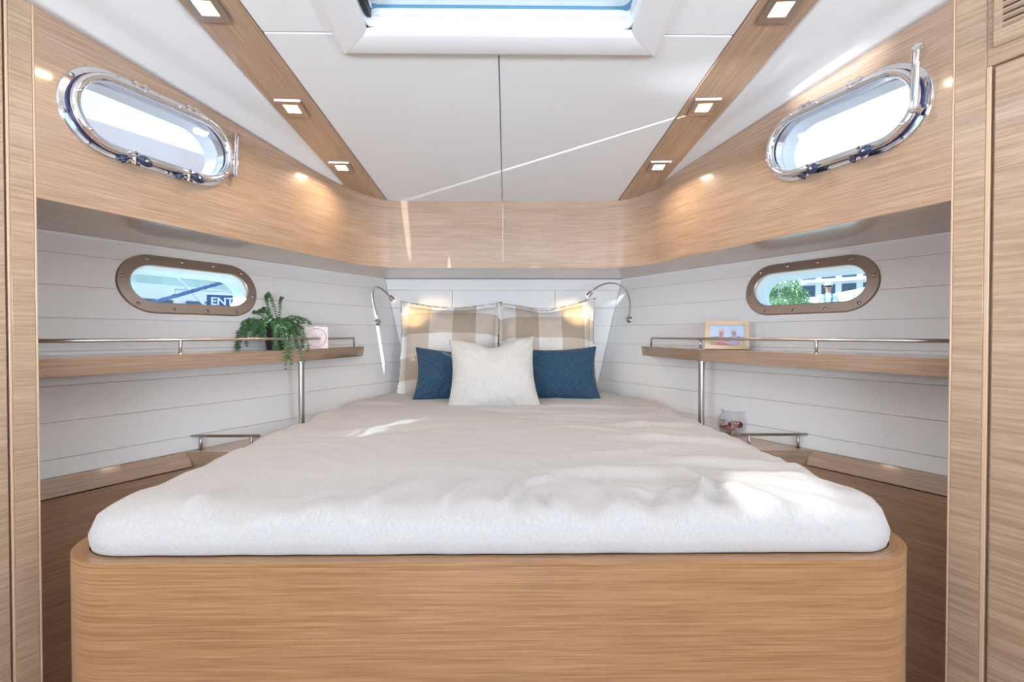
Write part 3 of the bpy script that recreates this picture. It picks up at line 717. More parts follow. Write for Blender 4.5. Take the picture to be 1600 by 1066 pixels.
# ------------------------------------------------------------ cushions
def cushion(name,m,w_,h_,T,loc,tilt,rz=0,roll=0,chop=0,pinch=.07,seed=0,flange=0,n=56,corner=None,uvo=(0,0),piping=None,sag=0):
    rnd=random.Random(seed); b=bmesh.new(); uvl=b.loops.layers.uv.new('UVMap'); S=[]
    off=Vector((seed*3.1,seed*1.7,0)); co=corner or {}
    for side in(1,-1):
        g=[]
        for i in range(n+1):
            r=[]
            for j in range(n+1):
                u=-1+2*i/n; v=-1+2*j/n
                u=math.sin(u*PI/2)*.35+u*.65; v=math.sin(v*PI/2)*.35+v*.65
                x=w_/2*u*(1-pinch*(1-v*v)**1.0*abs(u)); y=h_/2*v*(1-pinch*(1-u*u)*abs(v))
                for (cu,cv),(dx,dy) in co.items():
                    k=max(0,(u*cu+1)/2)**3*max(0,(v*cv+1)/2)**3; x+=dx*k; y+=dy*k
                y-=chop*math.exp(-((u+.0)/.33)**2)*max(0,(v+1)/2)**2.2
                y-=sag*max(0,(v+1)/2)*(1-u*u)*.5
                fu=max(0,1-abs(u)**2.4); fv=max(0,1-abs(v)**2.4)
                if flange:
                    fl=flange/(w_/2); a=max(0,min(1,(1-abs(u)-fl*.8)/(1-fl))); c=max(0,min(1,(1-abs(v)-fl*.8)/(1-fl)))
                    fu=1-(1-a)**2.6; fv=1-(1-c)**2.6
                t=(fu*fv)**.55; 
                nz=noise.noise(Vector((u*2.2,v*2.2,side*2))+off)*.012+noise.noise(Vector((u*5,v*5,side*5))+off)*.0045
                # tension folds running from the corners
                ang=math.atan2(v,u); rr=math.hypot(u,v); fold=math.sin(ang*22+seed+2*noise.noise(Vector((u,v,seed))))*.0032*sm(.35,1.1,rr)
                z=side*(T/2*t)+side*(nz+fold)*min(1,t*2.2)
                wave=noise.noise(Vector((u*3,v*3,seed+7)))*.010*(1-min(1,t*1.6))
                z+=wave*(0 if piping else 1)
                r.append((Vector((x,y,z)),(x+uvo[0],y+uvo[1])))
            g.append(r)
        S.append(g)
    vt={}
    def vert(si,i,j):
        if i in(0,n) or j in(0,n): key=(0,i,j)
        else: key=(si,i,j)
        if key not in vt: vt[key]=b.verts.new(S[0 if key[0]==0 else si][i][j][0] if key[0] or True else 0)
        return vt[key]
    for si in(0,1):
        for i in range(n):
            for j in range(n):
                q=[(i,j),(i+1,j),(i+1,j+1),(i,j+1)]
                vv=[vert(si,*k) for k in q]
                if si: vv=vv[::-1]; q=q[::-1]
                try: f=b.faces.new(vv)
                except ValueError: continue
                f.smooth=True
                for l,k in zip(f.loops,q): l[uvl].uv=S[si][k[0]][k[1]][1]
    M_=Matrix.Translation(loc)@Matrix.Rotation(rz,4,'Z')@Matrix.Rotation(math.radians(90)-tilt,4,'X')@Matrix.Rotation(roll,4,'Z')
    edge=[S[0][i][0][0] for i in range(n+1)]+[S[0][n][j][0] for j in range(1,n+1)]+[S[0][i][n][0] for i in range(n-1,-1,-1)]+[S[0][0][j][0] for j in range(n-1,0,-1)]
    o=obj(name,b,m,recalc=True); o.matrix_world=M_
    if piping:
        b=bmesh.new(); pts=edge+[edge[0]]; tube(b,pts,.0038,6,False); u=b.loops.layers.uv.new('UVMap')
        for f in b.faces:
            f.smooth=True
            for l in f.loops: l[u].uv=(l.vert.co.x,l.vert.co.y)
        p=obj('piping',b,piping); p.parent=o
    return o
G1=gingham('check_linen_a',.044,-.012); G2=gingham('check_linen_b',-.02,.015)
c=cushion('pillow',G1,.57,.56,.17,(-.302,2.56,1.066),math.radians(17),rz=.03,seed=1,flange=.03,sag=.03,pinch=.05,corner={(-1,1):(-.005,.016),(1,1):(.01,.01),(-1,-1):(.0,.0)},uvo=(0,0))
tag(c,'beige and white checked pillow on the left against the bow wall','pillow','checked pillows at the head of the bed')
c=cushion('pillow',G2,.56,.56,.17,(.242,2.56,1.066),math.radians(17),rz=-.03,seed=2,flange=.03,chop=.02,sag=.03,pinch=.05,corner={(1,1):(.01,.034),(-1,1):(-.005,.01)})
tag(c,'beige and white checked pillow on the right against the bow wall','pillow','checked pillows at the head of the bed')
c=cushion('cushion',NAVY,.35,.275,.13,(-.268,2.335,.948),math.radians(22),rz=.05,roll=.02,seed=3,pinch=.09,corner={(-1,-1):(-.02,-.01),(-1,1):(-.005,.012)},piping=NAVY,chop=.008)
tag(c,'navy blue piped cushion partly hidden by the left edge of the white cushion','cushion','navy cushions')
c=cushion('cushion',NAVY,.44,.275,.13,(.262,2.335,.948),math.radians(22),rz=-.04,roll=-.01,seed=4,pinch=.085,corner={(1,-1):(.02,-.012),(1,1):(.0,.016)},piping=NAVY,chop=.0)
tag(c,'navy blue piped cushion showing at the right of the white cushion','cushion','navy cushions')
c=cushion('cushion',WHITEC,.41,.372,.15,(-.046,2.150,.958),math.radians(24),rz=.0,roll=.015,seed=5,pinch=.085,chop=.035,corner={(-1,-1):(-.02,-.012),(1,-1):(.035,-.012),(1,1):(-.0,.018),(-1,1):(-.01,.0)})
tag(c,'off white linen cushion with a dented top, in front of the navy cushions','cushion')

# ------------------------------------------------------------ shelves with rails and posts
for s in(-1,1):
    top=1.087; th=.050; sh=empty('shelf',(s*1.15,1.75,1.03))
    tag(sh,'long oak wall shelf with steel fiddle rail below the %s hull window'%SIDE[s],'shelf','oak wall shelves')
    fp=[(s*1.215,1.137),(s*.846,1.955),(s*.772,2.500)]
    hb=lambda y,z:(s*(hull_x(z,y)-.002),y)
    def ring(z,ins):
        P=[]
        pts=[Vector((s*(1.215-ins),1.137)),Vector((s*(.846+ins*-1),1.955)),Vector((s*.772,2.5))]
        return pts
    P=arc_path([(s*1.215,1.137,0),(s*.846,1.955,0),(s*.772,2.500,0)],.12,6)
    b=bmesh.new()
    def outl2(z,ins):
        o_=[]
        for k,p in enumerate(P):
            t=(P[min(k+1,len(P)-1)]-P[max(k-1,0)]).normalized(); nn=Vector((s*abs(t.y),abs(t.x)*.8,0)).normalized()
            q=p+nn*ins; 
            if k==len(P)-1: q=p-Vector((-s*0,ins*1.3,0))+Vector((s*ins*.8,0,0))
            if k==0: q=Vector((p.x+s*ins,1.137,0))
            o_.append((q.x,q.y))
        o_+=[hb(o_[-1][1]+.012,z),hb(1.137,z)]
        return o_
    A=outl2(top,0); B=outl2(top-th,.016); Va=[b.verts.new((x,y,top)) for x,y in A]; Vb=[b.verts.new((x,y,top-th)) for x,y in B]
    b.faces.new(Va); b.faces.new(Vb[::-1]); n=len(A)
    for k in range(n): b.faces.new((Va[k],Va[(k+1)%n],Vb[(k+1)%n],Vb[k]))
    bmesh.ops.triangulate(b,faces=[f for f in b.faces if len(f.verts)>4])
    bd=obj('board',b,OAK); grain(bd,(-s*.41,1,0),(s*.7,0)); adopt(sh,bd)
    zr=1.134; r=.0055; ins=.022
    def rp(t):  # inset rail path point
        return t
    K=[Vector((s*(1.215+ins),1.140,zr)),Vector((s*(.846+ins*1.0),1.955,zr)),Vector((s*(.772+.030),2.455,zr))]
    path=[K[0]]+arc_path(K,.10,6)[1:-1]+arc_path([K[1].lerp(K[2],.5),K[2],K[2]-Vector((0,0,.05))],.012,5)[1:]
    b=bmesh.new(); tube(b,path,r,10); rl=obj('rail',b,STEEL,smooth=True); adopt(sh,rl)
    ups=[K[0].lerp(K[1],.14 if 0 else .62*.0+ (.66 if False else .0))] if False else []
    ys=[1.31,1.90] if False else None
    for q in (K[0].lerp(K[1],.47),K[1]+Vector((0,.03,0))):
        b=bmesh.new(); tube(b,[q+Vector((0,0,.0)),(q.x,q.y,top+.003)],.005,10); lathe(b,[(.008,0),(.008,.003),(.005,.004)],Matrix.Translation((q.x,q.y,top)),12); u=obj('rail_post',b,STEEL,smooth=True); adopt(sh,u)
    px_=Vector((s*.868,1.972,0)); b=bmesh.new(); tube(b,[(px_.x,px_.y,.719),(px_.x,px_.y,top-th-.004)],.0125,16); lathe(b,[(.0125,-.006),(.018,-.004),(.018,0),(0,0)],Matrix.Translation((px_.x,px_.y,top-th)),16)
    u=obj('support_post',b,STEEL,smooth=True); u.data.set_sharp_from_angle(angle=.7); adopt(sh,u)
    # bedside ledge
    lg=empty('bedside_ledge',(s*1.0,1.9,.68)); tag(lg,'low oak bedside ledge with a short steel rail on the %s of the bed'%SIDE[s],'ledge','bedside ledges')
    yf=1.690; xi=.822
    def lp(z,dy): return [(s*xi,yf+dy),(s*(hull_x(z,yf+dy)+.006),yf+dy),(s*(hull_x(z,2.28)-.004),2.28),(s*xi,2.28)]
    b=bmesh.new(); A=lp(.717,0); B=lp(.655,.014); Va=[b.verts.new((x,y,.717)) for x,y in A]; Vb=[b.verts.new((x,y,.655)) for x,y in B]
    b.faces.new(Va); b.faces.new(Vb[::-1])
    for k in range(4): b.faces.new((Va[k],Va[(k+1)%4],Vb[(k+1)%4],Vb[k]))
    bmesh.ops.recalc_face_normals(b,faces=b.faces); bevel(b,.001,1); o=obj('top_board',b,OAK); grain(o,(1,.05,0)); adopt(lg,o)
    b=bmesh.new(); prism(b,[(s*xi,yf+.05),(s*(hull_x(.655,yf+.05)-.05),yf+.05),(s*(hull_x(.655,2.28)-.05),2.28),(s*xi,2.28)],.002,.6545); o=obj('lower_panel',b,OAK); grain(o,(1,0,0)); adopt(lg,o)
    b=bmesh.new(); yr=1.725; x0,x1=(1.172,.915); zr2=.769; tube(b,[(s*x0,yr,zr2),(s*x1,yr,zr2)],.0055,10); rl=obj('rail',b,STEEL,smooth=True); rl.data.set_sharp_from_angle(angle=.7); adopt(lg,rl)
    for xx in(1.135,.945):
        b=bmesh.new(); tube(b,[(s*xx,yr,.717),(s*xx,yr,zr2)],.0055,10); u=obj('rail_post',b,STEEL,smooth=True); adopt(lg,u)

# ------------------------------------------------------------ cabinets framing the view
for s in(-1,1):
    F=CAB[s]; cb=empty('cabinet',(s*1.4,.4,0)); tag(cb,('tall oak cabinet at the left edge of the view' if s<0 else 'tall oak cabinet with a louvred vent at the right edge of the view'),'cabinet')
    ue=1.07; e0=F.p(ue,0,-.012)
    corner=F.p(0,0,0)
    b=bmesh.new(); q=F.p(0,0,-.016)
    A=[(q.x,q.y-.003),(e0.x,e0.y),(e0.x,-1.60),(s*1.88,-1.60),(s*1.88,1.133),(q.x,1.133)]
    prism(b,A,.002,2.12 if 0 else 2.058); o=obj('carcass',b,OAKC); grain(o,F.U); adopt(cb,o)
    b=bmesh.new(); box(b,min(s*1.16,s*1.9),max(s*1.16,s*1.9),1.128,1.1365,.3,2.05); o=obj('return_panel',b,OAKC); grain(o,(1,0,0)); adopt(cb,o)
    def fp_(u0,u1,w0,w1,n0,n1,name,bev=.0015,m=OAKC,g_=None,offs=(0,0)):
        b=strip(F,u0,u0,u1,u1,w0,w1,n0,n1,bev); o=obj(name,b,m); grain(o,g_ or F.U,offs); adopt(cb,o); return o
    if s<0:
        j0=.052; fp_(.004,j0-.006,.0,2.05,-.013,0,'stile',offs=(.3,.2)); fp_(0,.004,0,2.05,-.016,.0005,'edge_lipping',.0008,OAKL,(0,0,1)); fp_(j0-.0058,j0-.001,0,2.05,-.013,.0004,'edge_lipping',.0008,OAKL,(0,0,1))
        fp_(j0+.003,ue,.01,2.05,-.013,0,'door',offs=(.9,.35))
    else:
        j0=.072; fp_(.004,j0-.010,.0,2.05,-.013,0,'stile',offs=(.6,.4)); fp_(0,.004,0,2.05,-.016,.0005,'edge_lipping',.0008,OAKL,(0,0,1)); fp_(j0-.0098,j0-.0015,0,1.786,-.013,.0006,'edge_lipping',.0008,OAKL,(0,0,1))
        fp_(j0-.0098,ue,1.7875,2.05,-.013,0,'top_rail',offs=(.6,.4))
        fp_(j0+.0045,ue-.2,.01,1.781,-.013,.001,'door',.002,offs=(1.7,.15))
        # louvred vent
        v0,v1,w0,w1=.0735,.46,1.826,2.03; fw=.016; fb=.034
        vt=strip(F,v0,v0,v1,v1,w0,w1,0,.007,.002); o=obj('vent_frame',vt,OAKC); cut(o,strip(F,v0+fw,v0+fw,v1-fw,v1-fw,w0+fb+.002,w1-fw,-.1,.1,0)); grain(o,F.U,(2,1)); adopt(cb,o)
        d_=fp_(v0+fw-.002,v1-fw+.002,w0+fb,w1-fw+.002,0,.0012,'vent_shade_sheet',0,DARK)  # dark sheet standing in for the shade behind the slats
        k=0
        while w0+fb+.012+k*.0158<w1-fw-.008:
            wz=w0+fb+.011+k*.0158; b=bmesh.new()
            hexa(b,[F.p(v0+fw,wz-.006,.0015),F.p(v1-fw,wz-.006,.0015),F.p(v1-fw,wz-.002,.0065),F.p(v0+fw,wz-.002,.0065),F.p(v0+fw,wz-.001,.0015),F.p(v1-fw,wz-.001,.0015),F.p(v1-fw,wz+.003,.0065),F.p(v0+fw,wz+.003,.0065)])
            bevel(b,.0018,2); sl=obj('slat',b,OAKC); grain(sl,F.U,(0,k*.3)); adopt(cb,sl); k+=1
# after bulkhead with doorway
b=bmesh.new(); box(b,-1.9,-.98,-1.72,-1.66,0,2.1); box(b,.98,1.9,-1.72,-1.66,0,2.1); box(b,-.98,.98,-1.72,-1.66,2.02,2.1); o=obj('wall_back',b,OAK,kind='structure'); grain(o,(1,0,0))

# ------------------------------------------------------------ gooseneck reading lamps
for s in(-1,1):
    F=HULL[s]; z0=1.222 if s<0 else 1.238; y0=2.628
    base=Vector((s*(hull_x(z0,y0)),y0,z0)); nrm=F.N
    rt_=empty('reading_lamp',tuple(base)); tag(rt_,'steel gooseneck reading lamp on the %s wall, bent over the %s checked pillow'%(SIDE[s],SIDE[s]),'lamp','gooseneck reading lamps')
    MB=Matrix.Translation(base)@nrm.to_track_quat('Z','Y').to_matrix().to_4x4()
    b=bmesh.new(); lathe(b,[(0,0),(.020,0),(.020,.004),(.017,.007),(.010,.008),(.010,.020),(0,.021)],MB,24); o=obj('wall_base',b,STEEL,smooth=True); o.data.set_sharp_from_angle(angle=.6); adopt(rt_,o)
    p0=base+nrm*.018
    hd=Vector((-.598,2.42,1.352)) if s<0 else Vector((.468,2.42,1.376))
    pts=[]
    c1=p0+Vector((s*.055,-.03,.20)); c2=hd+Vector((s*.10,.02,.105))
    for i in range(29):
        t=i/28; pts.append(p0*(1-t)**3+c1*3*t*(1-t)**2+c2*3*t*t*(1-t)+hd*t**3)
    b=bmesh.new(); tube(b,pts,.0042,8); o=obj('gooseneck',b,STEEL,smooth=True); adopt(rt_,o)
    d=(pts[-1]-pts[-3]).normalized(); d=(d+Vector((0,.12,-.1))).normalized()
    MH=Matrix.Translation(hd)@d.to_track_quat('Z','Y').to_matrix().to_4x4()
    b=bmesh.new(); lathe(b,[(0,-.004),(.0105,-.003),(.0115,.0),(.0115,.030),(.0095,.031),(.0095,.024),(0,.024)],MH,20); o=obj('lamp_head',b,STEEL,smooth=True); o.data.set_sharp_from_angle(angle=.6); adopt(rt_,o)
    b=bmesh.new(); lathe(b,[(.0092,.026),(.0092,.029),(0,.0295)],MH,16); o=obj('lamp_lens',b,LENS); adopt(rt_,o)
    dd=bpy.data.lights.new('reading_lamp_light','SPOT'); dd.energy=3.2; dd.color=(1,.72,.38); dd.spot_size=math.radians(62); dd.spot_blend=.7; dd.shadow_soft_size=.008
    lo=bpy.data.objects.new('reading_lamp_light',dd); COL.objects.link(lo); lo.location=hd+d*.040
    tg=Vector((-.50,2.57,1.27)) if s<0 else Vector((.42,2.57,1.28)); lo.rotation_euler=(tg-lo.location).to_track_quat('-Z','Y').to_euler()

# ------------------------------------------------------------ trailing plant in a black pot
pc=Vector((-.985,1.985,1.0875)); pl_=empty('potted_plant',tuple(pc)); tag(pl_,'trailing green plant in a black pot on the left wall shelf','plant')
b=bmesh.new(); lathe(b,[(0,0),(.034,0),(.046,.085),(.049,.086),(.049,.098),(.045,.098),(.043,.086),(0,.084)],Matrix.Translation(pc),28); o=obj('pot',b,BLACK,smooth=True); o.data.set_sharp_from_angle(angle=.6); adopt(pl_,o)
LEAF=mat('leaf_green',(.045,.14,.045),.45); add_bump(LEAF,40,.1,colvar=.45)
STEM=mat('stem_green',(.06,.12,.04),.6)
bs=bmesh.new(); bl=bmesh.new(); R=random.Random(11); uvl=None
def leaf(bm_,p,d,nrm,L):
    d=d.normalized(); sd_=d.cross(nrm).normalized(); nrm=sd_.cross(d)
    P=[p,p+d*L*.35+sd_*L*.30+nrm*L*.06,p+d*L*.75+sd_*L*.24+nrm*L*.02,p+d*L,p+d*L*.75-sd_*L*.24+nrm*L*.02,p+d*L*.35-sd_*L*.30+nrm*L*.06]
    v=[bm_.verts.new(q) for q in P]; m_=bm_.verts.new(p+d*L*.5-nrm*L*.04)
    for i in range(6): bm_.faces.new((v[i],v[(i+1)%6],m_))
spr=[]
for i in range(70): spr.append((R.uniform(0,2*PI),R.uniform(.03,.095),R.uniform(.03,.075),R.uniform(.0,.07)))
for a,re,ri,dr in ((195,.17,.055,.10),(200,.15,.06,.12),(188,.18,.065,.05),(205,.14,.05,.13),(212,.16,.06,.11),(220,.15,.05,.12),(178,.15,.07,.03),(0,.13,.05,.10),(-8,.12,.05,.12),(8,.15,.07,.01),(350,.15,.05,.12),(340,.15,.05,.10),(20,.13,.08,.01),(165,.13,.09,-.03),(150,.13,.10,-.05),(140,.10,.14,-.10),(132,.09,.12,-.10),(160,.14,.10,-.03),(308,.19,.05,.19),(303,.18,.05,.20),(312,.185,.05,.17),(300,.175,.05,.16),(318,.19,.05,.15),(306,.19,.04,.14),(296,.16,.05,.13),(325,.19,.05,.16),(310,.10,.05,.10),(320,.12,.05,.12),(290,.12,.05,.13),(100,.03,.13,-.08)):
    spr.append((math.radians(a),re,ri,dr))
for a,re,ri,dr in spr:
    st=pc+Vector((R.uniform(-.02,.02),R.uniform(-.02,.02),.088)); d=Vector((math.cos(a),math.sin(a),0))
    p1=st+d*re*.45+Vector((0,0,ri)); p2=st+d*re*.95+Vector((0,0,ri*.8-dr*.35)); p3=st+d*re+Vector((R.uniform(-.01,.01),0,ri*.45-dr))
    # keep inside the cabin
    
    pts=[]
    for i in range(13):
        t=i/12; q=st*(1-t)**3+p1*3*t*(1-t)**2+p2*3*t*t*(1-t)+p3*t**3
        mxx=-(hull_x(q.z,q.y)-.012)
        if q.x<mxx: q.x=mxx
        fx=-(.846+(1.955-q.y)*.451) if q.y<1.955 else -.846+(q.y-1.955)*.136
        if q.z<1.093 and q.x<fx+.006: q.z=1.093
        pts.append(q)
    tube(bs,pts,.0010,4,False)
    for i in range(1,len(pts)):
        for k in range(2):
            for sgn in(-1,1):
                t=(pts[i]-pts[i-1]).normalized(); p=pts[i-1].lerp(pts[i],(k+.5)/2)
                sd_=t.cross(Vector((0,-.8,.6))).normalized()*sgn
                dd=(sd_+t*.5+Vector((R.uniform(-.4,.4),R.uniform(-.4,.4),R.uniform(-.3,.3))))
                leaf(bl,p,dd,Vector((R.uniform(-.4,.4),-1,.7)).normalized(),R.uniform(.0075,.012))
o=obj('stems',bs,STEM,smooth=True,recalc=False); adopt(pl_,o); o['kind']='stuff'
o=obj('leaves',bl,LEAF,recalc=False); adopt(pl_,o); o['kind']='stuff'

# ------------------------------------------------------------ small square clock
ck=empty('clock',(-.868,2.125,1.0875)); tag(ck,'small white square clock with a pink ring face on the left wall shelf','clock'); ck.rotation_euler=(0,0,math.radians(30))
CKW=mat('clock_white',(.80,.80,.82),.4); PINK=mat('rose_metal',(.62,.20,.17),.35,.3); CF=mat('clock_face',(.84,.82,.84),.5)
def local(name,b,m,root,smooth=False): o=obj(name,b,m,root,smooth); return o
h=.100
b=bmesh.new(); box(b,-h/2,h/2,-.016,.016,0,h); bevel(b,.004,3); local('case',b,CKW,ck)
ZM=Matrix.Translation((0,-.016,h/2))@Matrix.Rotation(PI/2,4,'X')
b=bmesh.new(); lathe(b,[(0,0),(.041,0),(.041,.0012),(0,.0012)],ZM,40); local('dial',b,CF,ck)
b=bmesh.new(); lathe(b,[(.041,0),(.0442,0),(.0442,.003),(.041,.003),(.041,0)],ZM,48); local('ring',b,PINK,ck)
def hand(ang,L,wd,name,tail=.0):
    b=bmesh.new(); a=math.radians(90-ang); d=Vector((math.cos(a),0,math.sin(a))); p=Vector((-d.z,0,d.x))*wd; o_=Vector((0,-.0178,h/2))
    hexa(b,[o_-d*tail-p,o_+d*L-p,o_+d*L-p+Vector((0,-.0006,0)),o_-d*tail-p+Vector((0,-.0006,0)),o_-d*tail+p,o_+d*L+p,o_+d*L+p+Vector((0,-.0006,0)),o_-d*tail+p+Vector((0,-.0006,0))]); local(name,b,PINK,ck)
hand(62,.030,.0009,'minute_hand'); hand(-60,.021,.0009,'hour_hand'); hand(0,.016,.0009,'alarm_hand'); hand(150,.034,.0004,'second_hand')
b=bmesh.new()
for k in range(12):
    a=k*PI/6; M_=Matrix.Translation((.038*math.sin(a),-.0175,h/2+.038*math.cos(a))); bmesh.ops.create_cube(b,size=.0016,matrix=M_)
local('hour_marks',b,mat('mark_grey',(.3,.28,.3),.5),ck)
b=bmesh.new(); box(b,-.006,.006,-.005,.005,h,h+.005); bevel(b,.001,1); local('button',b,CKW,ck)

# ------------------------------------------------------------ photo frame
pf=empty('photo_frame',(.965,1.945,1.0875)); tag(pf,'small wooden photo frame on the right wall shelf behind its rail','photo frame'); pf.rotation_euler=(math.radians(-9),0,math.radians(-31))
W_,H_,fw=.172,.122,.0165
FW=wood('pale_frame_wood',(.50,.34,.19),(.66,.48,.30))
for nm,a in (('frame_rail',((-W_/2,W_/2),(0,fw))),('frame_rail',((-W_/2,W_/2),(H_-fw,H_))),('frame_stile',((-W_/2,-W_/2+fw),(fw,H_-fw))),('frame_stile',((W_/2-fw,W_/2),(fw,H_-fw)))):
    b=bmesh.new(); box(b,a[0][0],a[0][1],-.012,.008,a[1][0],a[1][1]); bevel(b,.0012,1); o=local(nm,b,FW,pf); grain(o,(1,0,0) if nm=='frame_rail' else (0,0,1))
def flat(name,pts,y,m,root,th=.0004):
    b=bmesh.new(); v=[b.verts.new((x,y,z)) for x,z in pts]; v2=[b.verts.new((x,y+th,z)) for x,z in pts]; b.faces.new(v); b.faces.new(v2[::-1]); n=len(pts)
    for i in range(n): b.faces.new((v[i],v[(i+1)%n],v2[(i+1)%n],v2[i]))
    return obj(name,b,m,root)
def c3(r,g,b_): f=lambda v:(v/255/12.92 if v<10 else ((v/255+.055)/1.055)**2.4); return (f(r),f(g),f(b_))
def pm(n,r,g,b_): return mat(n,c3(r,g,b_),.35)
x0,x1,zA,zB=-W_/2+fw,W_/2-fw,fw,H_-fw
flat('mount',[(x0,zA),(x1,zA),(x1,zB),(x0,zB)],-.002,pm('mount_white',235,235,238),pf)
q0,q1,qA,qB=x0+.004,x1-.004,zA+.002,zB-.001
flat('print',[(q0,qA),(q1,qA),(q1,qB),(q0,qB)],-.0026,pm('print_sky',196,214,240),pf)
mid=zA+.038
flat('print_hills',[(q0,qA),(q1,qA),(q1,mid-.002),(q1*.5,mid+.003),(0,mid-.002),(q0*.5,mid+.002),(q0,mid+.001)],-.0032,pm('print_hill',104,98,112),pf)
flat('print_field',[(q0,qA),(q1,qA),(q1,mid-.014),(q1*.3,mid-.020),(q0*.4,mid-.018),(q0,mid-.012)],-.0038,pm('print_field',188,160,130),pf)
def figure(cx,shirt,hat_,face,mir):
    sx=-1 if mir else 1
    F_=lambda pts:[(cx+sx*x*1.2,qA+z*1.15) for x,z in pts]
    flat('print_shirt',F_([(-.017,0),(.024,0),(.016,.014),(.010,.030),(.003,.037),(-.006,.037),(-.012,.030),(-.016,.014)]),-.0044,pm('shirt',*shirt),pf)
    flat('print_face',F_([(-.006,.035),(.003,.035),(.0065,.042),(.0065,.052),(-.007,.052),(-.007,.042)]),-.0050,pm('face',*face),pf)
    flat('print_hat',F_([(-.014,.048),(.011,.055),(.010,.0575),(.006,.057),(.004,.063),(-.003,.0645),(-.008,.061),(-.009,.054),(-.0145,.050)]),-.0056,pm('hat',*hat_),pf)
figure(-.022,(196,130,128),(222,196,168),(190,120,98),False); figure(.026,(170,150,190),(205,200,222),(170,125,130),True)
b=bmesh.new(); box(b,x0,x1,-.0072,-.0066,zA,zB); obj('glazing',b,JARG,pf)
b=bmesh.new(); hexa(b,[(-.02,.008,.01),(.02,.008,.01),(.02,.055,.003),(-.02,.055,.003),(-.015,.008,.085),(.015,.008,.085),(.015,.011,.085),(-.015,.011,.085)]); obj('easel_back',b,BLACK,pf)

# ------------------------------------------------------------ glass jar of dried petals
jp=Vector((1.018,1.985,.7175)); jr=empty('glass_jar',tuple(jp)); tag(jr,'round glass jar of dried red petals on the right bedside ledge','jar')
b=bmesh.new(); lathe(b,[(0,0),(.045,0),(.060,.016),(.067,.042),(.062,.070),(.050,.086),(.047,.090),(.054,.098),(.055,.103),(.052,.104),(.044,.093),(.045,.088),(.058,.069),(.063,.042),(.056,.019),(.042,.005),(0,.005)],seg=36); obj('jar_body',b,JARG,jr,smooth=True)
PM=[mat('petal_pink',(.62,.30,.24),.7),mat('petal_red',(.28,.02,.02),.6),mat('petal_cream',(.70,.50,.42),.7)]
b=bmesh.new(); R=random.Random(5)
for i in range(110):
    a=R.uniform(0,2*PI); z=R.uniform(.010,.058); rr=R.uniform(0,1)**.5*(.046 if z<.02 else .053); L=R.uniform(.009,.015); mi=R.choice((0,0,0,2,2,1))
    M_=Matrix.Translation((rr*math.cos(a),rr*math.sin(a),z))@Matrix.Rotation(R.uniform(0,6.28),4,Vector((R.random()-.5,R.random()-.5,R.random()-.5)).normalized())
    n=len(b.faces); P=[M_@Vector(p) for p in((-L,0,0),(0,-L*.6,.002),(L,0,.004),(0,L*.6,.002))]; v=[b.verts.new(p) for p in P]; f=b.faces.new(v); f.material_index=mi
    v=[b.verts.new(p+Vector((0,0,.0008))) for p in P]; f=b.faces.new(v[::-1]); f.material_index=mi
o=obj('petals',b,PM[0],jr,recalc=False); o.data.materials.append(PM[1]); o.data.materials.append(PM[2]); o['kind']='stuff'
b=bmesh.new(); bmesh.ops.create_icosphere(b,subdivisions=2,radius=.014,matrix=Matrix.Translation((-.002,-.046,.046)))
for v in b.verts: v.co+=noise.noise_vector(v.co*90)*.003
obj('dried_bud',b,PM[1],jr,smooth=True)

# ============================================================ outside, seen through the windows
b=bmesh.new(); box(b,-60,-2.6,-20,60,.35,.45); wt=obj('water',b,add_bump(mat('harbour_water',(.16,.30,.36),.12),4,.4,.05)); tag(wt,'pale harbour water seen through the left hull window','water',kind='structure')
b=bmesh.new(); box(b,2.6,90,-20,100,.35,.80); q=obj('quay',b,add_bump(mat('quay_concrete',(.62,.60,.57),.8),6,.3,.01,colvar=.12)); tag(q,'pale concrete quay seen through the right hull window','quay',kind='structure')
WIN=mat('dark_boat_window',(.05,.09,.16),.12); DB=mat('blue_grey_detail',(.12,.20,.34),.5); RAIL=mat('boat_rail',(.7,.74,.8),.2,.9); RED=mat('red_cap',(.65,.08,.06),.5)
def wpt(s,deg,dist,z): return Vector((s*dist*math.sin(math.radians(deg)),dist*math.cos(math.radians(deg)),z))
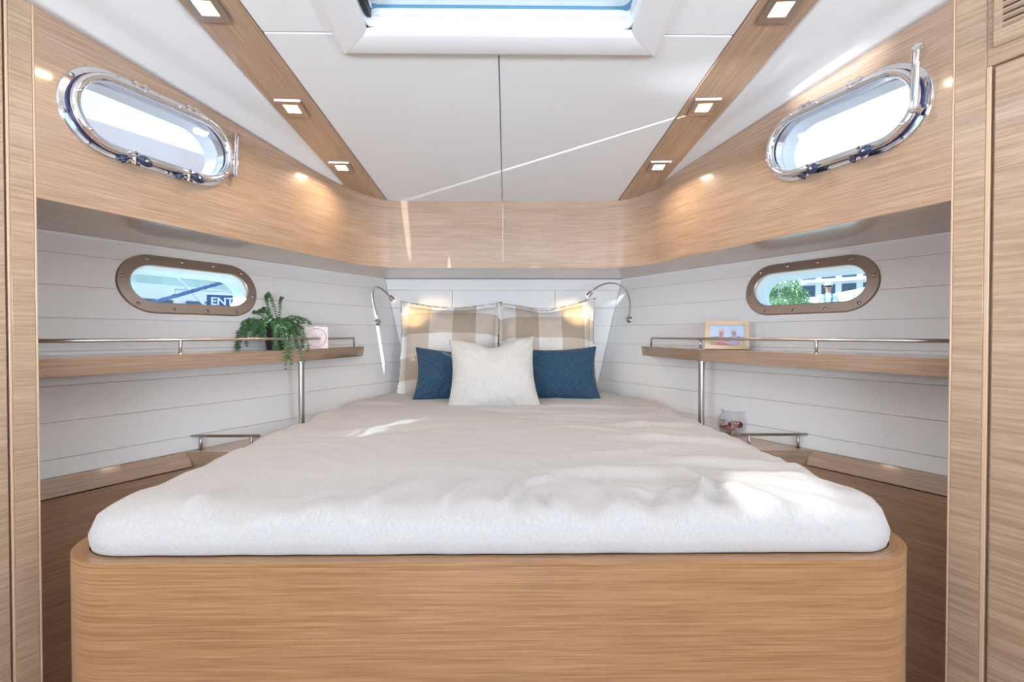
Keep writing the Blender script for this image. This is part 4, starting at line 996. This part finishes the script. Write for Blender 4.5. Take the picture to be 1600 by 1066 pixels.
# neighbour motor boat
def boat(name,label,origin,rot,L,parts_z,canvas=None):
    r=empty(name,origin); r.rotation_euler=(0,0,rot); tag(r,label,'boat')
    b=bmesh.new(); st=[]
    for i in range(13):
        t=i/12; x=-L/2+L*t; hw=1.35*(1-max(0,(t-.45)/.55)**2.2)+.02; st.append([(x,-hw*.75,0),(x,-hw,parts_z[0]+.15*t*t),(x,hw,parts_z[0]+.15*t*t),(x,hw*.75,0)])
    vs=[[b.verts.new(p) for p in q] for q in st]
    for A,B in zip(vs,vs[1:]):
        for k in range(4): b.faces.new((A[k],B[k],B[(k+1)%4],A[(k+1)%4]))
    b.faces.new(vs[0]); b.faces.new(vs[-1][::-1]); obj('hull',b,GEL,r)
    z0=parts_z[0]; z1=parts_z[1]
    b=bmesh.new(); hexa(b,[(-L*.30,-.95,z0),(L*.22,-.80,z0+.02),(L*.22,.80,z0+.02),(-L*.30,.95,z0),(-L*.28,-.80,z1),(L*.05,-.70,z1),(L*.05,.70,z1),(-L*.28,.80,z1)]); bevel(b,.05,3); obj('cabin',b,GEL,r)
    for sy in(-1,1):
        for k in range(3):
            xa=-L*.26+k*L*.105; b=bmesh.new(); za,zb=lerp(z0,z1,.30),lerp(z0,z1,.55); ya=lambda z,x:sy*(lerp(.95,.80,(z-z0)/(z1-z0))-.0+.012-.02*(x+L*.28)/(L*.33)*0)
            hexa(b,[(xa,ya(za,xa)-.01*sy,za),(xa+L*.09,ya(za,xa)-.03*sy,za),(xa+L*.09,ya(za,xa)-.06*sy,za),(xa,ya(za,xa)-.06*sy,za),(xa+.03,ya(zb,xa)-.01*sy,zb),(xa+L*.08,ya(zb,xa)-.03*sy,zb),(xa+L*.08,ya(zb,xa)-.06*sy,zb),(xa+.03,ya(zb,xa)-.06*sy,zb)]); obj('cabin_window',b,WIN,r)
    b=bmesh.new()
    rail=[(-L*.1+L*.56*t,1.25*(1-max(0,(t*.62-.05))**2.2),z0+.42+.15*t) for t in [i/12 for i in range(13)]]
    for sy in(-1,1):
        tube(b,[(x,y*sy,z) for x,y,z in rail],.016,6)
        for k in(0,3,6,9,12): x,y,z=rail[k]; tube(b,[(x,y*sy,z0+.05),(x,y*sy,z)],.012,6)
    obj('deck_rail',b,RAIL,r,smooth=True)
    return r
boat('motor_boat','white motor boat moored beyond the left hull window',(-5.6,7.9,.42),math.radians(60),6.5,(.98,1.50))
boat('motor_boat','white motor boat farther off, past the rope outside the left hull window',(-9.5,14.5,.42),math.radians(20),9,(1.3,2.1))
# fluffy mooring rope with chafe cover: from the bow bulwark down to the water
b=bmesh.new(); K=[Vector((-.80,2.80,1.80)),Vector((-1.15,3.02,1.71)),Vector((-1.86,3.08,1.51)),Vector((-2.31,3.05,1.372)),Vector((-5.2,2.95,.46))]; pts=[]
for A,B_ in zip(K,K[1:]):
    n=max(3,int((B_-A).length/.02)); pts+=[A.lerp(B_,i/n) for i in range(n)]
tube(b,pts,[.012+.004*noise.noise(Vector((i*.9,0,0))) for i in range(len(pts))],8)
for v in b.verts: v.co+=noise.noise_vector(v.co*60)*.005
o=obj('mooring_rope',b,add_bump(mat('blue_rope',(.10,.17,.40),.9),120,.6,.004,colvar=.5)); tag(o,'thick blue mooring rope crossing outside the left hull window','rope')
b=bmesh.new(); tube(b,[(-4.55,6.35,1.95),(-4.12,6.36,1.52),(-3.62,6.4,.44)],.02,6); o=obj('mooring_pole',b,GEL); tag(o,'thin white pole leaning outside the left hull window','pole')
sg=empty('banner',(-3.60,5.9,1.36)); tag(sg,'navy banner with white capital letters outside the left hull window','banner'); sg.rotation_euler=(0,0,math.radians(30))
b=bmesh.new(); box(b,-.20,.20,0,.012,0,.30); obj('cloth',b,mat('navy_banner',(.03,.08,.26),.6),sg)
b=bmesh.new(); tube(b,[(-.19,.02,.30),(-.19,.02,-.91)],.012,6); tube(b,[(.19,.02,.30),(.19,.02,-.91)],.012,6); obj('banner_posts',b,RAIL,sg)
def text(body,size,loc,m,parent,name='lettering'):
    c=bpy.data.curves.new('t','FONT'); c.body=body; c.size=size; c.extrude=.001; c.offset=.003; c.align_x='CENTER'
    o=bpy.data.objects.new('t',c); COL.objects.link(o); bpy.context.view_layer.update(); me=bpy.data.meshes.new_from_object(o.evaluated_get(bpy.context.evaluated_depsgraph_get()))
    bpy.data.objects.remove(o); q=bpy.data.objects.new(name,me); COL.objects.link(q); me.materials.clear(); me.materials.append(m); q.parent=parent; q.location=loc; q.rotation_euler=(PI/2,0,0); return q
LW_=mat('letter_white',(.85,.87,.9),.5)
text('ENTE',.135,(0,-.003,.175),LW_,sg); text('A',.135,(.12,-.003,.04),LW_,sg)
# hills and harbour buildings
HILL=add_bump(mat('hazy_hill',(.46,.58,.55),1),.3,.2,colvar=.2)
for s in(-1,1):
    b=bmesh.new(); P=[]
    for i in range(41):
        a=lerp(15,75,i/40); d=95; P.append((s*d*math.sin(math.radians(a)),d*math.cos(math.radians(a)),17+7*noise.noise(Vector((i*.18,s,0)))+1*noise.noise(Vector((i*.9,s,4)))))
    lo=[b.verts.new((x,y,-1)) for x,y,z in P]; hi=[b.verts.new((x*1.04,y*1.04,z)) for x,y,z in P]; bk=[b.verts.new((x*1.3,y*1.3,-1)) for x,y,z in P]
    for i in range(40): b.faces.new((lo[i],lo[i+1],hi[i+1],hi[i])); b.faces.new((hi[i],hi[i+1],bk[i+1],bk[i]))
    b.faces.new(lo+bk[::-1])
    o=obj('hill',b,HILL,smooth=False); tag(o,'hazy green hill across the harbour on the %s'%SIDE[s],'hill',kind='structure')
# right side: white harbour building with dark windows, bush, boat side, person
bd=empty('harbour_building',(41,61,.80)); tag(bd,'white harbour building with rows of dark windows seen through the right hull window','building'); bd.rotation_euler=(0,0,math.radians(-42))
BW=mat('building_white',(.80,.82,.86),.7)
b=bmesh.new(); box(b,-15,15,0,9,0,9.2); obj('facade',b,BW,bd)
b=bmesh.new(); box(b,-15.6,15.6,-.8,9.4,9.2,9.6); obj('roof',b,BW,bd)
for zz in(2.6,5.2,7.8):
    b=bmesh.new(); box(b,-15.3,15.3,-1.3,0,zz-.55,zz-.25); obj('balcony_slab',b,BW,bd)
for zz in(.3,2.9,5.5,):
    for k in range(13):
        b=bmesh.new(); box(b,-14.2+k*2.2,-14.2+k*2.2+1.5,-.06,.02,zz,zz+1.5); obj('window',b,WIN,bd)
for k in range(13):
    b=bmesh.new(); box(b,-14.2+k*2.2,-14.2+k*2.2+1.5,-.06,.02,7.85,8.9); obj('window',b,WIN,bd)
# bush
LB=add_bump(mat('bush_leaf',(.22,.42,.16),.7),2,.1,colvar=.4)
bu=empty('bush',(6.75,11.0,.80)); tag(bu,'light green bush on the quay outside the right hull window','bush')
b=bmesh.new(); R=random.Random(3)
for i in range(5200):
    a=R.uniform(0,2*PI); c_=R.uniform(-.1,1); rr=R.uniform(.75,1.05); z=max(0.02,c_)*1.55*rr
    z*=1.08; q=Vector((math.cos(a)*math.sqrt(max(0,1-c_*c_*.8))*.62*rr,math.sin(a)*math.sqrt(max(0,1-c_*c_*.8))*.6*rr,z)); q+=noise.noise_vector(q*2.5)*.12; q.z=max(.02,q.z)
    d=Vector((R.uniform(-1,1),R.uniform(-1,1),R.uniform(-.3,1))).normalized(); sd_=d.cross(Vector((R.uniform(-1,1),R.uniform(-1,1),.3))).normalized(); L=R.uniform(.04,.08)
    b.faces.new([b.verts.new(q),b.verts.new(q+d*L*.5+sd_*L*.35),b.verts.new(q+d*L),b.verts.new(q+d*L*.5-sd_*L*.35)])
o=obj('foliage',b,LB,bu,recalc=False); o['kind']='stuff'
b=bmesh.new()
for i in range(7): tube(b,[(0,0,0),(.3*math.cos(i),.3*math.sin(i),.5),(.7*math.cos(i),.6*math.sin(i),1.0)],[.03,.02,.008],6)
obj('branches',b,STEM,bu)
# person on the quay: one continuous skinned figure
pe=empty('person',(8.62,12.1,.80)); tag(pe,'person in a cap, sunglasses and striped white shirt standing on the quay','person'); pe.rotation_euler=(0,0,math.radians(-36))
SKIN=mat('skin',(.52,.30,.21),.55); SHIRT=mat('white_shirt',(.80,.82,.84),.8); TEAL=mat('teal_stripe',(.10,.42,.52),.8); NAV=mat('navy_shorts',(.04,.06,.12),.8)
J={'pel':(0,0,.95),'wa':(0,0,1.08),'ch':(0,.01,1.30),'nk':(0,.0,1.47),'hb':(0,-.01,1.56),'hd':(0,-.012,1.66),'ht':(0,0,1.735),
 'sl':(-.17,.0,1.41),'el':(-.23,.02,1.13),'wl':(-.21,-.10,.90),'hl':(-.205,-.13,.82),'sr':(.17,.0,1.41),'er':(.23,.02,1.13),'wr':(.21,-.10,.90),'hr':(.205,-.13,.82),
 'tl':(-.10,0,.88),'kl':(-.11,-.02,.48),'al':(-.11,.02,.08),'fl':(-.12,-.13,.03),'tr':(.10,0,.88),'kr':(.11,-.02,.48),'ar':(.11,.02,.08),'fr':(.12,-.13,.03)}
RD={'pel':.14,'wa':.125,'ch':.145,'nk':.055,'hb':.062,'hd':.085,'ht':.06,'sl':.065,'el':.042,'wl':.028,'hl':.03,'sr':.065,'er':.042,'wr':.028,'hr':.03,'tl':.085,'kl':.055,'al':.035,'fl':.035,'tr':.085,'kr':.055,'ar':.035,'fr':.035}
ED=[('pel','wa'),('wa','ch'),('ch','nk'),('nk','hb'),('hb','hd'),('hd','ht'),('ch','sl'),('sl','el'),('el','wl'),('wl','hl'),('ch','sr'),('sr','er'),('er','wr'),('wr','hr'),('pel','tl'),('tl','kl'),('kl','al'),('al','fl'),('pel','tr'),('tr','kr'),('kr','ar'),('ar','fr')]
keys=list(J)
for sgn,wk in((-1,'hl'),(1,'hr')):     # five fingers per hand
    for k,(dx,dz,L) in enumerate(((-.02,-.05,.07),(-.007,-.055,.08),(.007,-.055,.075),(.02,-.05,.06),(-.035*sgn,-.02,.045))):
        k1,k2=wk+'f%da'%k,wk+'f%db'%k; bpos=Vector(J[wk]); d=Vector((dx*.6,-.010,-1)).normalized() if k<4 else Vector((-.7*sgn,-.4,-.6)).normalized()
        J[k1]=tuple(bpos+Vector((dx,-.005,dz*.6))); J[k2]=tuple(Vector(J[k1])+d*L); RD[k1]=.0095; RD[k2]=.008; ED+= [(wk,k1),(k1,k2)]
keys=list(J)
me=bpy.data.meshes.new('body'); me.from_pydata([J[k] for k in keys],[(keys.index(a),keys.index(c)) for a,c in ED],[])
body=bpy.data.objects.new('body',me); COL.objects.link(body); m=body.modifiers.new('s','SKIN'); 
for k,v in zip(keys,me.skin_vertices[0].data): v.radius=(RD[k]*(1.15 if k in('ch','wa','pel') else 1),RD[k]*(.72 if k in('ch','wa','pel') else 1)); 
me.skin_vertices[0].data[0].use_root=True; body.modifiers.new('d','SUBSURF').levels=2
bpy.context.view_layer.update(); nm=bpy.data.meshes.new_from_object(body.evaluated_get(bpy.context.evaluated_depsgraph_get())); body.modifiers.clear(); body.data=nm; body.parent=pe
for mm in(SKIN,SHIRT,TEAL,NAV): nm.materials.append(mm)
for p in nm.polygons:
    p.use_smooth=True; c_=p.center; r_=0
    if .93<c_.z<1.475 and abs(c_.x)<.30 and not(c_.z<1.12 and abs(c_.x)>.17): r_=1; 
    if r_==1 and abs(abs(c_.x)-.085)<.018 and c_.z<1.46: r_=2
    if .45<c_.z<=.95 and abs(c_.x)<.19: r_=3
    p.material_index=r_
b=bmesh.new(); lathe(b,[(.098,1.675),(.100,1.70),(.088,1.745),(.05,1.775),(0,1.78)],seg=20); hexa(b,[(-.07,-.09,1.672),(.07,-.09,1.672),(.05,-.18,1.662),(-.05,-.18,1.662),(-.07,-.09,1.682),(.07,-.09,1.682),(.05,-.18,1.670),(-.05,-.18,1.670)]); obj('cap',b,SHIRT,pe,smooth=True)
b=bmesh.new(); hexa(b,[(-.072,-.085,1.625),(.072,-.085,1.625),(.072,-.103,1.625),(-.072,-.103,1.625),(-.076,-.085,1.658),(.076,-.085,1.658),(.076,-.105,1.658),(-.076,-.105,1.658)]); bevel(b,.006,2); obj('sunglasses',b,BLACK,pe)
b=bmesh.new(); hexa(b,[(-.011,-.09,1.60),(.011,-.09,1.60),(.009,-.118,1.598),(-.009,-.118,1.598),(-.006,-.09,1.635),(.006,-.09,1.635),(.005,-.100,1.635),(-.005,-.100,1.635)]); bevel(b,.003,2); obj('nose',b,SKIN,pe)
b=bmesh.new(); box(b,-.022,.022,-.096,-.085,1.573,1.579); obj('mouth',b,mat('lips',(.40,.14,.12),.5),pe)
for sx in(-1,1):
    b=bmesh.new(); lathe(b,[(0,-.008),(.017,-.006),(.020,0),(.014,.006),(0,.008)],Matrix.Translation((sx*.090,-.005,1.63))@Matrix.Rotation(PI/2,4,'Y')@Matrix.Diagonal((1.3,.8,1,1)),12); obj('ear',b,SKIN,pe,smooth=True)
# white awning/boat side at right of that window
b=bmesh.new(); hexa(b,[(9.35,14.6,.80),(10.1,12.3,.80),(14.8,12.9,.80),(13.4,16.2,.80),(9.8,14.3,2.35),(10.4,12.6,2.55),(14.0,13.2,3.1),(13.0,15.8,2.9)]); bevel(b,.12,3); o=obj('covered_boat',b,GEL); tag(o,'large white covered boat ashore behind the person outside the right hull window','boat')
# lamp posts
for k,(x,y) in enumerate(((8.6,13.6),(9.6,14.95))):
    b=bmesh.new(); tube(b,arc_path([(x,y,.80),(x,y,2.75),(x+.5,y-.1,2.95)],.3,6),.03,8); o=obj('lamp_post',b,GEL,smooth=True); tag(o,'white quay lamp post, %s of the two outside the right hull window'%('left' if k==0 else 'right'),'lamp post','quay lamp posts')
